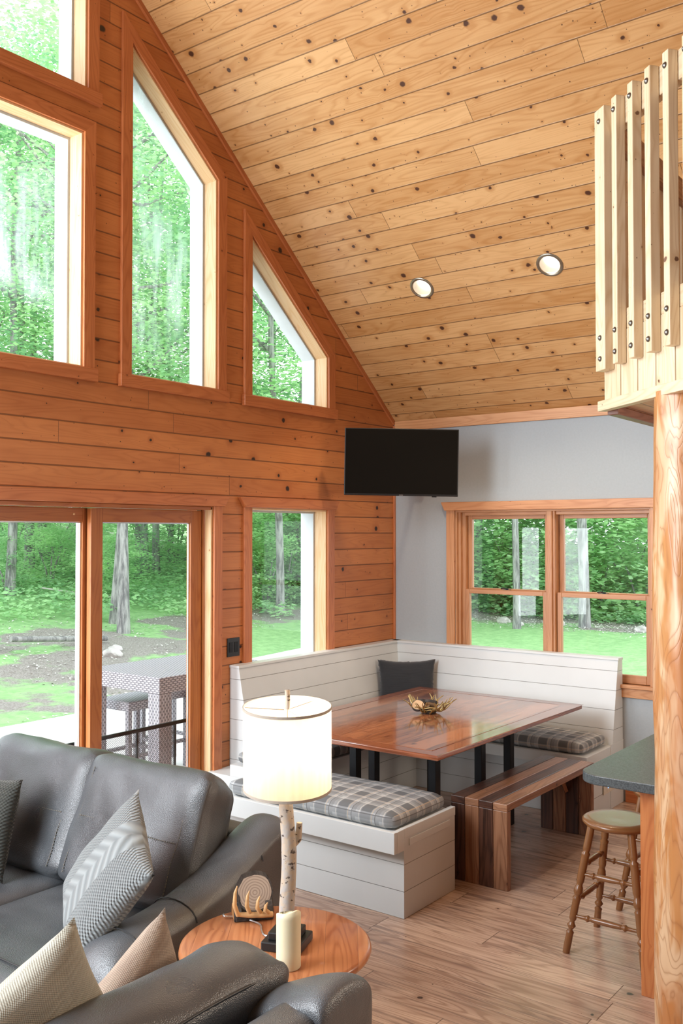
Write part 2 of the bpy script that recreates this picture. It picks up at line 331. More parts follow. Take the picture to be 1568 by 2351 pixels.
def groundmat():
    s = NT('lawn_and_dirt'); o = s.obj(); e = s.sep(o)
    a = s.noise(o, 0.55, 4.0, 0.6); b = s.noise(o, 7.0, 4.0, 0.7); k = s.noise(o, 40.0, 2.0, 0.6)
    grass = s.mix(s.step(b, 0.3, 0.7), (0.20, 0.38, 0.15), (0.32, 0.53, 0.23))
    dirt = s.mix(s.step(k, 0.35, 0.7), (0.20, 0.175, 0.16), (0.36, 0.33, 0.31))
    # bare ground north of the patio, lawn to the east
    north = s.m_('MULTIPLY', s.step(e[1], 4.0, 6.0), s.step(e[0], 4.6, 6.4, 1.0, 0.0))
    band = s.m_('MULTIPLY', s.m_('MULTIPLY', s.step(e[1], 8.3, 9.0), s.step(e[1], 10.2, 11.0, 1.0, 0.0)), s.step(e[0], 5.0, 6.0))
    hill = s.step(e[1], 9.5, 12.5)
    east = s.m_('MULTIPLY', s.step(e[0], 12.8, 14.0), s.step(e[0], 17.5, 19.5, 1.0, 0.0))
    bare = s.m_('MULTIPLY', s.m_('MAXIMUM', s.m_('MULTIPLY', north, s.m_('SUBTRACT', 1.0, hill)), s.m_('MAXIMUM', east, band)), 1.0)
    thr = s.m_('SUBTRACT', 0.66, s.m_('MULTIPLY', bare, 0.24))
    f = s.step(a, thr, s.m_('ADD', thr, 0.07))
    c = s.mix(f, grass, dirt)
    s.bump(b, 0.03, 0.7)
    return s.fin(c, 0.95)
M['ground'] = groundmat()
M['concrete'] = plain('pale_concrete', (0.78, 0.77, 0.75), 0.85, nscale=8, namp=0.04)
def wicker():
    s = NT('grey_wicker'); u = s.sep(s.uv())
    a = s.m_('MULTIPLY', u[1], 62.0); row = s.m_('FLOOR', a)
    b = s.m_('ADD', s.m_('MULTIPLY', u[0], 22.0), s.m_('MULTIPLY', row, 0.5))
    h = s.m_('MULTIPLY', s.m_('ABSOLUTE', s.m_('SINE', s.m_('MULTIPLY', a, PI))), s.m_('ABSOLUTE', s.m_('SINE', s.m_('MULTIPLY', b, PI))))
    c = s.mix(s.step(h, 0.1, 0.7), (0.14, 0.135, 0.15), (0.42, 0.405, 0.44))
    s.bump(h, 0.004, 0.8); return s.fin(c, 0.6)
M['wicker'] = wicker()
def meshmat():
    s = NT('wire_mesh'); t = s.t; u = s.sep(s.uv())
    def ln(v):
        f = s.m_('FRACT', s.m_('MULTIPLY', v, 70.0)); return s.m_('LESS_THAN', f, 0.28)
    p = s.m_('ADD', u[0], u[1]); q = s.m_('SUBTRACT', u[0], u[1])
    a = s.m_('MAXIMUM', ln(p), ln(q))
    s.put(s.b.inputs['Alpha'], a); return s.fin((0.06, 0.065, 0.07), 0.5)
M['mesh'] = meshmat()

# ------------------------------------------------------------------ mesh builder
class MB:
    def __init__(s): s.v = []; s.f = []; s.uv = []
    def face(s, pts, uvs):
        i = len(s.v); s.v += [tuple(p) for p in pts]; s.f.append(list(range(i, i+len(pts)))); s.uv.append(list(uvs))
    def grid(s, rows, uvs=None, close=False, flip=False):
        """rows: list of equal-length point lists; shared verts"""
        i0 = len(s.v); R, K = len(rows), len(rows[0])
        for r in rows: s.v += [tuple(p) for p in r]
        for a in range(R-1):
            for b in range(K if close else K-1):
                b2 = (b+1) % K
                q = [i0+a*K+b, i0+a*K+b2, i0+(a+1)*K+b2, i0+(a+1)*K+b]
                if uvs: t = [uvs[a][b], uvs[a][b+1], uvs[a+1][b+1], uvs[a+1][b]]
                else: t = [(a*.05, b*.05), (a*.05, (b+1)*.05), ((a+1)*.05, (b+1)*.05), ((a+1)*.05, b*.05)]
                if flip: q.reverse(); t.reverse()
                s.f.append(q); s.uv.append(t)
        return i0
    def box(s, lo, hi, mat=None, ax=None, off=None):
        lo, hi = [min(a, b) for a, b in zip(lo, hi)], [max(a, b) for a, b in zip(lo, hi)]
        d = [hi[i]-lo[i] for i in range(3)]
        if ax is None: ax = d.index(max(d))
        if off is None: off = (random.uniform(0, 20), random.uniform(0, 20))
        def P(i, j, k): return Vector((hi[0] if i else lo[0], hi[1] if j else lo[1], hi[2] if k else lo[2]))
        F = [((0,0,0),(0,1,0),(1,1,0),(1,0,0)), ((0,0,1),(1,0,1),(1,1,1),(0,1,1)), ((0,0,0),(1,0,0),(1,0,1),(0,0,1)),
             ((0,1,0),(0,1,1),(1,1,1),(1,1,0)), ((0,0,0),(0,0,1),(0,1,1),(0,1,0)), ((1,0,0),(1,1,0),(1,1,1),(1,0,1))]
        nax = (2, 2, 1, 1, 0, 0)
        for f, n in zip(F, nax):
            pts = [P(*c) for c in f]; o = [a for a in (0, 1, 2) if a != n]
            ua = ax if ax in o else o[0]; va = [a for a in o if a != ua][0]
            uv = [(p[ua]+off[0], p[va]+off[1]) for p in pts]
            if mat is not None: pts = [mat @ p for p in pts]
            s.face(pts, uv)
    def prism(s, poly, fn, d0, d1, uvf=None):
        """poly 2D pts CCW; fn(a,b,d)->3D"""
        n = len(poly)
        ox, oy = random.uniform(0, 9), random.uniform(0, 9)
        uvf = uvf or (lambda a, b: (a+ox, b+oy))
        s.face([fn(a, b, d0) for a, b in reversed(poly)], [uvf(a, b) for a, b in reversed(poly)])
        s.face([fn(a, b, d1) for a, b in poly], [uvf(a, b) for a, b in poly])
        l = 0
        for i in range(n):
            a, b = poly[i], poly[(i+1) % n]; e = math.hypot(b[0]-a[0], b[1]-a[1])
            s.face([fn(*a, d0), fn(*b, d0), fn(*b, d1), fn(*a, d1)], [(l+ox, d0+oy), (l+e+ox, d0+oy), (l+e+ox, d1+oy), (l+ox, d1+oy)]); l += e
    def tube(s, pts, r, n=8, cap=True, uo=0.0):
        pts = [Vector(p) for p in pts]; m = len(pts)
        rr = r if isinstance(r, (list, tuple)) else [r]*m
        t0 = (pts[1]-pts[0]).normalized(); up = Vector((0, 0, 1)) if abs(t0.z) < .9 else Vector((1, 0, 0))
        nrm = t0.cross(up).normalized(); rows = []; uvs = []; L = 0
        for i in range(m):
            t = (pts[min(i+1, m-1)]-pts[max(i-1, 0)]).normalized()
            nrm = (nrm-t*nrm.dot(t)).normalized(); bn = t.cross(nrm)
            if i: L += (pts[i]-pts[i-1]).length
            rows.append([pts[i]+(nrm*math.cos(2*PI*k/n)+bn*math.sin(2*PI*k/n))*rr[i] for k in range(n)])
            uvs.append([(L+uo, 2*PI*rr[i]*k/n) for k in range(n+1)])
        s.grid(rows, uvs, close=True)
        if cap:
            for row, fl in ((rows[0], True), (rows[-1], False)):
                q = list(reversed(row)) if fl else row
                s.face(q, [((p-q[0]).length, 0.01) for p in q])
    def lathe(s, prof, c=(0, 0, 0), n=24, cap=True):
        """prof [(r,z)]"""
        rows = []; uvs = []; L = 0
        for i, (r, z) in enumerate(prof):
            if i: L += math.hypot(r-prof[i-1][0], z-prof[i-1][1])
            rows.append([Vector((c[0]+r*math.cos(2*PI*k/n), c[1]+r*math.sin(2*PI*k/n), c[2]+z)) for k in range(n)])
            uvs.append([(L, 2*PI*max(r, .01)*k/n) for k in range(n+1)])
        s.grid(rows, uvs, close=True)
        if cap:
            if prof[0][0] > 1e-4: s.face(list(reversed(rows[0])), [(p.x, p.y) for p in reversed(rows[0])])
            if prof[-1][0] > 1e-4: s.face(rows[-1], [(p.x, p.y) for p in rows[-1]])
    def build(s, name, mat, parent=None, smooth=False, bevel=0.0, seg=2, loc=None, weld=False):
        me = bpy.data.meshes.new(name); me.from_pydata(s.v, [], s.f); ul = me.uv_layers.new(name='UVMap')
        k = 0
        for f in s.uv:
            for c in f: ul.data[k].uv = (c[0], c[1]); k += 1
        if weld or bevel:
            b = bmesh.new(); b.from_mesh(me); bmesh.ops.remove_doubles(b, verts=b.verts, dist=1e-5)
            bmesh.ops.recalc_face_normals(b, faces=b.faces); b.to_mesh(me); b.free()
        me.validate(); me.materials.append(M[mat] if isinstance(mat, str) else mat)
        if smooth: me.polygons.foreach_set('use_smooth', [True]*len(me.polygons))
        o = bpy.data.objects.new(name, me); COL.objects.link(o)
        if parent is not None: o.parent = parent
        if loc: o.location = loc
        if bevel:
            b = o.modifiers.new('bevel', 'BEVEL'); b.width = bevel; b.segments = seg; b.limit_method = 'ANGLE'; b.angle_limit = math.radians(40)
            b.harden_normals = False
        return o

def tag(o, label=None, cat=None, group=None, kind=None):
    if label: o['label'] = label
    if cat: o['category'] = cat
    if group: o['group'] = group
    if kind: o['kind'] = kind
    return o
def empty(name, loc=(0, 0, 0), rz=0.0, label=None, cat=None, group=None, kind=None):
    o = bpy.data.objects.new(name, None); COL.objects.link(o); o.location = loc; o.rotation_euler = (0, 0, rz); o.empty_display_size = .1
    return tag(o, label, cat, group, kind)
def child(o, p):   # parent keeping world coordinates (objects modelled in world space under an empty at its base)
    o.parent = p; o.matrix_parent_inverse = p.matrix_basis.inverted() if False else Matrix.Translation(-Vector(p.location)) if p.rotation_euler.z == 0 else (Matrix.Translation(p.location) @ Matrix.Rotation(p.rotation_euler.z, 4, 'Z')).inverted()
    return o
def copy_tree(o, parent=None):
    c = o.copy(); COL.objects.link(c)
    if parent is not None: c.parent = parent
    for ch in list(o.children): copy_tree(ch, c)
    return c
def rbox(w, d, h, r, n=10, puff=0.0, wr=0.0, seed=0.0, pinch=0.0):
    """soft rounded box centred at origin, standing on z=0: returns MB"""
    mb = MB(); hw, hd, hh = w/2, d/2, h/2
    def f(p):
        q = Vector((p[0]*hw, p[1]*hd, p[2]*hh)); inner = Vector((max(-hw+r, min(hw-r, q.x)), max(-hd+r, min(hd-r, q.y)), max(-hh+r, min(hh-r, q.z))))
        e = q-inner
        if e.length > 1e-6: q = inner+e.normalized()*r
        u, v, t = p
        if puff:
            k = puff*(1-u*u)*(1-v*v)
            q.z += k*(1 if t > 0 else 0)*abs(t)
        if wr:
            q += Vector((0, 0, 1))*0
            nn = noise.noise_vector(Vector((q.x*4+seed, q.y*4, q.z*4)))*wr + noise.noise_vector(Vector((q.x*11+seed, q.y*11, q.z*11)))*wr*.35
            q += nn
        if pinch:
            c = abs(u)**4*abs(v)**4
            q.x *= 1+pinch*c; q.y *= 1+pinch*c
        return q+Vector((0, 0, hh))
    ts = [-1+2*i/n for i in range(n+1)]
    ts = [math.copysign(abs(t)**0.75, t) for t in ts]
    for ax in range(3):
        for sg in (-1, 1):
            rows = []; uvs = []
            for a in ts:
                row = []; uvr = []
                for b in ts:
                    p = [0, 0, 0]; p[ax] = sg; p[(ax+1) % 3] = a; p[(ax+2) % 3] = b
                    q = f(p); row.append(q)
                    if ax == 2: uvr.append((q.x, q.y))
                    elif ax == 0: uvr.append((sg*hw+sg*(hh*2-q.z), q.y))
                    else: uvr.append((q.x, sg*hd+sg*(hh*2-q.z)))
                rows.append(row); uvs.append(uvr)
            mb.grid(rows, uvs, flip=(sg > 0) != (ax == 9) and False)
    return mb
def soft(name, mat, parent, w, d, h, r, loc, rot=None, **k):
    lv = k.pop('sub', 0)
    o = rbox(w, d, h, r, **k).build(name, mat, parent, smooth=True, weld=False)
    b = bmesh.new(); b.from_mesh(o.data); bmesh.ops.remove_doubles(b, verts=b.verts, dist=2e-4); bmesh.ops.recalc_face_normals(b, faces=b.faces)
    b.to_mesh(o.data); b.free(); o.data.polygons.foreach_set('use_smooth', [True]*len(o.data.polygons))
    o.location = loc
    if rot: o.rotation_euler = rot
    if lv: m = o.modifiers.new('sub', 'SUBSURF'); m.levels = lv; m.render_levels = lv
    return o

# ------------------------------------------------------------------ the room shell
ZS = 2.90; SL = 0.8333     # springing height and roof pitch
XR = -5.7                  # ridge
ZR = ZS-SL*XR
YB = -9.6
def slab_with_holes(outer, holes, fn, d0, d1, uvf):
    """outer CCW, holes lists of 2D pts; returns MB with front (d0) and back (d1) faces and hole sides"""
    mb = MB(); loops = [outer]+holes
    tri = tessellate_polygon([[Vector((a, b, 0)) for a, b in L] for L in loops])
    flat = [p for L in loops for p in L]
    for t in tri:
        P = [flat[i] for i in t]
        mb.face([fn(*p, d0) for p in P], [uvf(*p) for p in P]); mb.face([fn(*p, d1) for p in reversed(P)], [uvf(*p) for p in reversed(P)])
    for L in loops:
        for i in range(len(L)):
            a, b = L[i], L[(i+1) % len(L)]
            mb.face([fn(*a, d0), fn(*b, d0), fn(*b, d1), fn(*a, d1)], [uvf(*a), uvf(*b), uvf(*b), uvf(*a)])
    return mb
def inset(poly, d):
    """offset a convex CCW polygon outward by d"""
    n = len(poly); out = []
    for i in range(n):
        p0, p1, p2 = Vector(poly[i-1]), Vector(poly[i]), Vector(poly[(i+1) % n])
        e1 = (p1-p0).normalized(); e2 = (p2-p1).normalized(); n1 = Vector((e1.y, -e1.x)); n2 = Vector((e2.y, -e2.x))
        k = 1+n1.dot(n2); o = p1+(n1+n2)*(d/k); out.append((o.x, o.y))
    return out
def ring(mb, outer, inner, fn, d0, d1, w=0.08):
    n = len(outer); L = random.uniform(0, 9)
    for i in range(n):
        j = (i+1) % n; a, b, c, d = outer[i], outer[j], inner[j], inner[i]
        e = math.hypot(b[0]-a[0], b[1]-a[1]); L += 1.7
        ex = Vector((b[0]-a[0], b[1]-a[1])).normalized()
        def U(p): v = Vector((p[0]-a[0], p[1]-a[1])); return (L+v.dot(ex), abs(v.x*ex.y-v.y*ex.x)+i*.31)
        mb.face([fn(*a, d0), fn(*b, d0), fn(*c, d0), fn(*d, d0)], [U(a), U(b), U(c), U(d)])
        mb.face([fn(*d, d1), fn(*c, d1), fn(*b, d1), fn(*a, d1)], [U(d), U(c), U(b), U(a)])
        mb.face([fn(*d, d0), fn(*c, d0), fn(*c, d1), fn(*d, d1)], [(L, d0), (L+e, d0), (L+e, d1), (L, d1)])
        mb.face([fn(*b, d0), fn(*a, d0), fn(*a, d1), fn(*b, d1)], [(L+e, d0), (L, d0), (L, d1), (L+e, d1)])
G = lambda a, b, d: Vector((a, d, b))        # gable wall: (x, z, depth y)
Wp = lambda a, b, d: Vector((d, a, b))       # grey wall: (y, z, depth x)

roofz = lambda x: ZS-SL*x
HOLE = {
 'A0': [(-5.05, 4.57), (-3.26, 4.57), (-3.26, 5.25), (-5.05, 6.741)],
 'A': [(-5.05, 2.92), (-3.282, 2.92), (-3.282, 4.312), (-5.05, 4.312)],
 'B': [(-2.922, 2.92), (-2.163, 2.92), (-2.163, 4.355), (-2.922, 4.987)],
 'C': [(-1.823, 2.92), (-0.934, 2.92), (-0.934, 3.325), (-1.823, 4.063)],
 'D': [(-1.822, 0.75), (-0.945, 0.75), (-0.945, 2.128), (-1.822, 2.128)],
 'DOOR': [(-4.60, 0.0), (-2.198, 0.0), (-2.198, 2.128), (-4.60, 2.128)],
}
outer = [(-5.62, -0.30), (0.28, -0.30), (0.28, ZS-0.03), (0.0, ZS), (-5.62, roofz(-5.62))]
holes = [HOLE[k] for k in ('A0', 'A', 'B', 'C', 'D')]
hd = HOLE['DOOR']; holes.append([(hd[0][0], 0.002), (hd[1][0], 0.002), hd[2], hd[3]])
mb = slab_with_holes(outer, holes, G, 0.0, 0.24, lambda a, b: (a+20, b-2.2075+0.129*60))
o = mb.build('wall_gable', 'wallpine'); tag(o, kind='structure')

def gable_window(idx, key, kind='tri', fog=False, headflare=False):
    P = HOLE[key]
    root = empty('window_%d' % idx, (P[0][0], 0, P[0][1]), kind='structure')
    r1 = MB(); ring(r1, P, inset(P, -0.012), G, 0.0005, 0.112); child(r1.build('jamb_liner', 'palepine', bevel=0.0015), root)
    r2 = MB(); ring(r2, inset(P, -0.002), inset(P, -0.018), G, 0.124, 0.245); child(r2.build('exterior_jamb', 'white'), root)
    r3 = MB(); ring(r3, inset(P, -0.002), inset(P, -0.026), G, 0.112, 0.124); child(r3.build('glazing_bead', 'white'), root)
    g = MB(); Q = inset(P, -0.02)
    g.face([G(a, b, .118) for a, b in Q], [(a, b) for a, b in Q]); child(g.build('pane', 'glassfog' if fog else 'glass'), root)
    # casing boards
    O = inset(P, 0.079); c = MB()
    n = len(P); zb = P[0][1]
    if key == 'D':
        O = [(a, max(b, .70)) for a, b in O]
    O[0] = (O[0][0], zb); O[1] = (O[1][0], zb); I = [tuple(p) for p in P]
    fr = MB()
    for i in range(n):
        j = (i+1) % n
        if i == 0: continue
        if key == 'D' and i == 2: continue
        a, b, c2, d = O[i], O[j], I[j], I[i]
        if key == 'D': 
            a = (a[0], min(a[1], 2.14)); b = (b[0], min(b[1], 2.14))
            if i == 1: c2 = (c2[0], 2.14)
            if i == 3: d = (d[0], 2.14)
        fr.prism([a, b, c2, d], G, -0.019, 0.0, None) if False else None
        e = Vector((b[0]-a[0], b[1]-a[1])); L = e.length; e.normalize(); off = random.uniform(0, 30)
        def U(p, a=a, e=e, off=off): v = Vector((p[0]-a[0], p[1]-a[1])); return (off+v.dot(e), abs(v.x*e.y-v.y*e.x)+off*.7)
        q = [a, b, c2, d]
        fr.face([G(*p, -0.019) for p in q], [U(p) for p in q])
        for s_ in range(4):
            p1, p2 = q[s_], q[(s_+1) % 4]
            fr.face([G(*p2, -0.019), G(*p1, -0.019), G(*p1, 0), G(*p2, 0)], [U(p2), U(p1), (U(p1)[0], U(p1)[1]+.02), (U(p2)[0], U(p2)[1]+.02)])
    child(fr.build('casing', 'trimpine', bevel=0.002), root)
    if key != 'D':
        s_ = MB(); s_.box((O[0][0]-.015, -0.034, zb-.077), (O[1][0]+.015, 0.0, zb+.001)); child(s_.build('sill_board', 'trimpine', bevel=0.004), root)
    else:
        s_ = MB(); s_.prism([(O[0][0]-.005, 2.130), (O[1][0]+.005, 2.130), (O[1][0]+.055, 2.202), (O[0][0]-.055, 2.202)], G, -0.034, 0.0)
        child(s_.build('head_board', 'trimpine', bevel=0.003), root)
    return root
gable_window(1, 'A0'); gable_window(2, 'A', fog=True); gable_window(3, 'B', fog=True); gable_window(4, 'C'); gable_window(5, 'D')

# sliding glass door
door = empty('door_1', (-2.198, 0, 0), kind='structure')
def db(name, lo, hi, mat='doorwood', ax=None, bv=0.003):
    m = MB(); m.box(lo, hi, ax=ax); return child(m.build(name, mat, bevel=bv), door)
db('side_casing', (-2.198, -0.019, 0), (-2.121, 0, 2.14), 'trimpine')
m = MB(); m.prism([(-4.70, 2.130), (-2.112, 2.130), (-2.065, 2.202), (-4.75, 2.202)], G, -0.036, 0); child(m.build('head_board', 'trimpine', bevel=.003), door)
db('pale_jamb', (-2.215, 0.0005, 0), (-2.1982, 0.06, 2.128), 'palepine')
db('jamb', (-2.222, 0.055, 0), (-2.199, 0.20, 2.128)); db('jamb_stop', (-2.245, 0.085, 0), (-2.222, 0.105, 2.115), 'palepine')
db('head_jamb', (-4.6, 0.0005, 2.105), (-2.2, 0.20, 2.1275), 'doorwood')
db('threshold', (-4.6, 0.0, 0.0), (-2.199, 0.20, 0.035), 'silver')
# right, sliding panel (closer to the room) and left, fixed panel
for nm, x0, x1, y0, y1 in (('sliding_panel', -3.150, -2.228, 0.075, 0.115), ('fixed_panel', -4.58, -3.085, 0.125, 0.165)):
    pn = MB()
    w0, w1 = 0.088, 0.088
    if nm == 'sliding_panel': w0, w1 = 0.088, 0.100
    pn.box((x0, y0, 0.04), (x0+w0, y1, 2.10)); pn.box((x1-w1, y0, 0.04), (x1, y1, 2.10))
    pn.box((x0+w0, y0, 2.018), (x1-w1, y1, 2.10), ax=0); pn.box((x0+w0, y0, 0.04), (x1-w1, y1, 0.20), ax=0)
    p = child(pn.build(nm, 'doorwood', bevel=.003), door)
    g = MB(); ym = (y0+y1)/2; g.face([G(x0+w0-.01, .19, ym), G(x1-w1+.01, .19, ym), G(x1-w1+.01, 2.03, ym), G(x0+w0-.01, 2.03, ym)], [(0, 0), (1, 0), (1, 2), (0, 2)])
    gp = g.build('pane', 'glass'); gp.parent = p
    sp = MB(); i0 = [(x0+w0, .20), (x1-w1, .20), (x1-w1, 2.018), (x0+w0, 2.018)]
    ring(sp, inset(i0, .001), inset(i0, -.008), G, ym-.006, ym+.006); s_ = sp.build('glazing_spacer', 'silver'); s_.parent = p
db('screen_frame', (-3.155, 0.185, 0.03), (-3.095, 0.215, 2.09), plain('lavender_grey_aluminium', (0.50, 0.47, 0.56), 0.4), bv=.002)
# small light plug in the head rail
m = MB(); m.lathe([(0.0, -.001), (.007, -.001), (.007, .002), (0, .003)], n=14); pl = m.build('wood_plug', 'palepine'); pl.rotation_euler = (PI/2, 0, 0); pl.location = (-3.24, 0.122, 2.063); child(pl, door)

# grey end wall
GW = [(-2.218, 0.83), (-0.600, 0.83), (-0.600, 2.135), (-2.218, 2.135)]
mb = slab_with_holes([(YB, -0.3), (0.0, -0.3), (0.0, ZS-.001), (YB, ZS-.001)], [GW], Wp, 0.0, 0.24, lambda a, b: (a, b))
tag(mb.build('wall_right', 'grey'), kind='structure')
wr = empty('window_6', (0, -0.655, 0.83), kind='structure')
def wb(name, lo, hi, mat='winpine', ax=None, bv=0.003, par=None):
    m = MB(); m.box(lo, hi, ax=ax); o = m.build(name, mat, bevel=bv)
    if par is None: return child(o, wr)
    o.parent = par; return o
# casings (trim): (x from wall face towards room is negative)
wb('side_casing', (-0.019, -0.600, 0.85), (0, -0.526, 2.136), 'trimlight'); wb('side_casing', (-0.019, -2.290, 0.85), (0, -2.216, 2.136), 'trimlight')
m = MB(); m.prism([(-2.30, 2.134), (-0.518, 2.134), (-0.483, 2.203), (-2.335, 2.203)], Wp, -0.036, 0.0); child(m.build('head_board', 'trimlight', bevel=.003), wr)
wb('sill_board', (-0.045, -2.32, 0.826), (0.0, -0.50, 0.850), 'trimlight', ax=1); wb('apron_board', (-0.022, -2.30, 0.757), (0, -0.52, 0.826), 'trimlight', ax=1)
m = MB(); ring(m, GW, inset(GW, -0.016), Wp, 0.0005, 0.14); child(m.build('jamb_liner', 'winpine', bevel=.002), wr)
m = MB(); ring(m, inset(GW, -.001), inset(GW, -0.008), Wp, 0.141, 0.238); child(m.build('exterior_jamb', 'winpine'), wr)
for ya, yb, xx in ((-.640, -.616, .020), (-.672, -.640, .045)):
    m = MB(); m.box((xx, ya, .845), (.139, yb, 2.12), ax=2); child(m.build('jamb_step', 'winpine', bevel=.003), wr)
m = MB(); m.box((0.03, -2.2, 2.092), (.139, -.672, 2.12), ax=1); child(m.build('head_step', 'winpine', bevel=.003), wr)
m = MB(); ring(m, inset(GW, -.015), inset(GW, -0.032), Wp, 0.075, 0.14); child(m.build('window_frame', 'winpine', bevel=.002), wr)
m = MB(); m.box((0.012, -1.470, 0.84), (0.135, -1.395, 2.12)); m.box((-0.004, -1.452, 0.84), (0.02, -1.413, 2.12)); child(m.build('mullion', 'winpine', bevel=.003), wr)
for (ya, yb) in ((-0.672, -1.392), (-1.472, -2.199)):
    # upper sash sits outside, lower sash inside
    for nm, x0, x1, z0, z1, sw, tb, bb in (('upper_sash', 0.085, 0.120, 1.478, 2.112, 0.036, 0.050, 0.026), ('lower_sash', 0.040, 0.078, 0.852, 1.494, 0.034, 0.034, 0.060)):
        s_ = MB(); a, b = yb+0.002, ya-0.002
        s_.box((x0, a, z0), (x1, a+sw, z1), ax=2); s_.box((x0, b-sw, z0), (x1, b, z1), ax=2)
        s_.box((x0, a+sw, z1-tb), (x1, b-sw, z1), ax=1); s_.box((x0, a+sw, z0), (x1, b-sw, z0+bb), ax=1)
        so = child(s_.build(nm, 'winpine', bevel=.003), wr)
        xm = (x0+x1)/2; g = MB(); g.face([Wp(a+sw-.01, z0+bb-.01, xm), Wp(b-sw+.01, z0+bb-.01, xm), Wp(b-sw+.01, z1-tb+.01, xm), Wp(a+sw-.01, z1-tb+.01, xm)], [(0, 0), (1, 0), (1, 1), (0, 1)])
        gp = g.build('pane', 'glass'); gp.parent = so
        if nm == 'lower_sash':
            yc = (a+b)/2; k = MB(); k.box((x0+.004, yc-.035, z1), (x1-.004, yc+.035, z1+.006)); k.tube([(x0+.015, yc-.02, z1+.008), (x0+.012, yc+.02, z1+.016), (x0+.015, yc+.045, z1+.012)], .005, 8)
            ko = k.build('sash_lock', 'black'); ko.parent = so
for nm, y0, y1 in (('a', -0.690, -0.672), ('b', -1.392, -1.374)): pass

# roof planes, ridge to springing; other slope; the loft side
PH = math.atan(SL); LS = -XR/math.cos(PH)
RF = lambda a, b, d: Vector((-b*math.cos(PH)+d*math.sin(PH), a, ZS+b*math.sin(PH)+d*math.cos(PH)))
circ = lambda y: [(y+.071*math.cos(2*PI*k/28), .985/math.cos(PH)+.071*math.sin(2*PI*k/28)) for k in range(28)]
mb = slab_with_holes([(YB, 0), (0.24, 0), (0.24, LS), (YB, LS)], [circ(-.902), circ(-1.895)], RF, 0.0, 0.03, lambda a, b: (a, b+.05))
tag(mb.build('ceiling', 'ceilpine'), kind='structure')
mb = MB(); P = [RF(YB, 0, .2), RF(.24, 0, .2), RF(.24, LS, .2), RF(YB, LS, .2)]; mb.face(P, [(0, 0)]*4); tag(mb.build('roof_deck', 'white'), kind='structure')
mb = MB(); P = [Vector((XR, YB, ZR)), Vector((XR, 0.24, ZR)), Vector((2*XR, 0.24, ZS)), Vector((2*XR, YB, ZS))]
mb.face(P, [(p.y, math.hypot(p.x-2*XR, p.z-ZS)) for p in P]); Q = [p+Vector((0, 0, .2)) for p in P]; mb.face(list(reversed(Q)), [(p.y, p.x) for p in reversed(Q)])
tag(mb.build('ceiling_opposite', 'ceilpine'), kind='structure')
mb = MB(); mb.box((2*XR, YB-.1, -.1), (0.24, YB, ZR)); tag(mb.build('wall_rear', 'grey'), kind='structure')
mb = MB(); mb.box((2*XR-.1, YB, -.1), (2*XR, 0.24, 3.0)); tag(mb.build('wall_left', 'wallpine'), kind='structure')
# rest of gable wall, left of the windows (outside the frame)
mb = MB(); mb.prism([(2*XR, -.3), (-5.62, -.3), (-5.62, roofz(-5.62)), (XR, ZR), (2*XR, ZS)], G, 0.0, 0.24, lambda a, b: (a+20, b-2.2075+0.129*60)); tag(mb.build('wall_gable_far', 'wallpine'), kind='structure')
# trims: gable/ceiling bead, corner bead, springing board
mb = MB(); n_ = Vector((SL, 0, 1)).normalized(); t_ = Vector((-1, 0, SL)).normalized()
a0 = Vector((0, 0, ZS)); 
for k in range(1):
    A = [a0+t_*0.0, a0+t_*6.8]
    q = [(0, 0), (0, -.024), (-.030, -.024), (-.030, 0)]
    def pt(base, yy, nn): return base+Vector((0, yy, 0))-n_*(-nn)
    sec = [(-0.0, -0.001), (-0.018, -0.001), (-0.018, -0.032), (0.0, -0.032)]
    for i in range(4):
        s1, s2 = sec[i], sec[(i+1) % 4]
        mb.face([A[0]+Vector((0, s1[0], 0))+n_*s1[1], A[0]+Vector((0, s2[0], 0))+n_*s2[1], A[1]+Vector((0, s2[0], 0))+n_*s2[1], A[1]+Vector((0, s1[0], 0))+n_*s1[1]], [(0, i*.03), (0, i*.03+.03), (6.8, i*.03+.03), (6.8, i*.03)])
tag(mb.build('trim_1', 'trimpine', weld=True), kind='structure')
mb = MB(); mb.box((-0.020, -0.018, 0.0), (0.0, 0.0, ZS-.03)); tag(mb.build('trim_2', 'trimpine', bevel=.002), kind='structure')
mb = MB(); mb.box((-0.022, YB, 2.822), (0.0, -0.02, 2.905), ax=1); tag(mb.build('trim_3', wood('springing_board_pine', (0.72, 0.37, 0.17), (0.55, 0.24, 0.09), (0.10, 0.03, 0.01), knots=0.5), bevel=.003), kind='structure')
mb = MB(); mb.box((-0.016, YB, 0.0), (0.0, -2.02, 0.10), ax=1); tag(mb.build('baseboard_right', 'trimpine', bevel=.004), kind='structure')
mb = MB(); F = [(2*XR, YB), (0.24, YB), (0.24, 0.02), (2*XR, 0.02)]
mb.face([Vector((*p, 0.0)) for p in F], [(p[1]+30, p[0]+30) for p in F])
mb.face([Vector((*p, -0.12)) for p in reversed(F)], [(p[1], p[0]) for p in reversed(F)])
tag(mb.build('floor', 'floor'), kind='structure')

# ------------------------------------------------------------------ loft with railing, log post
th = math.radians(50); E_ = Vector((-math.cos(th), -math.sin(th), 0)); N_ = Vector((-math.sin(th), math.cos(th), 0))
LC = Vector((-2.842, -2.995, 0)); LE = LC+E_*1.9
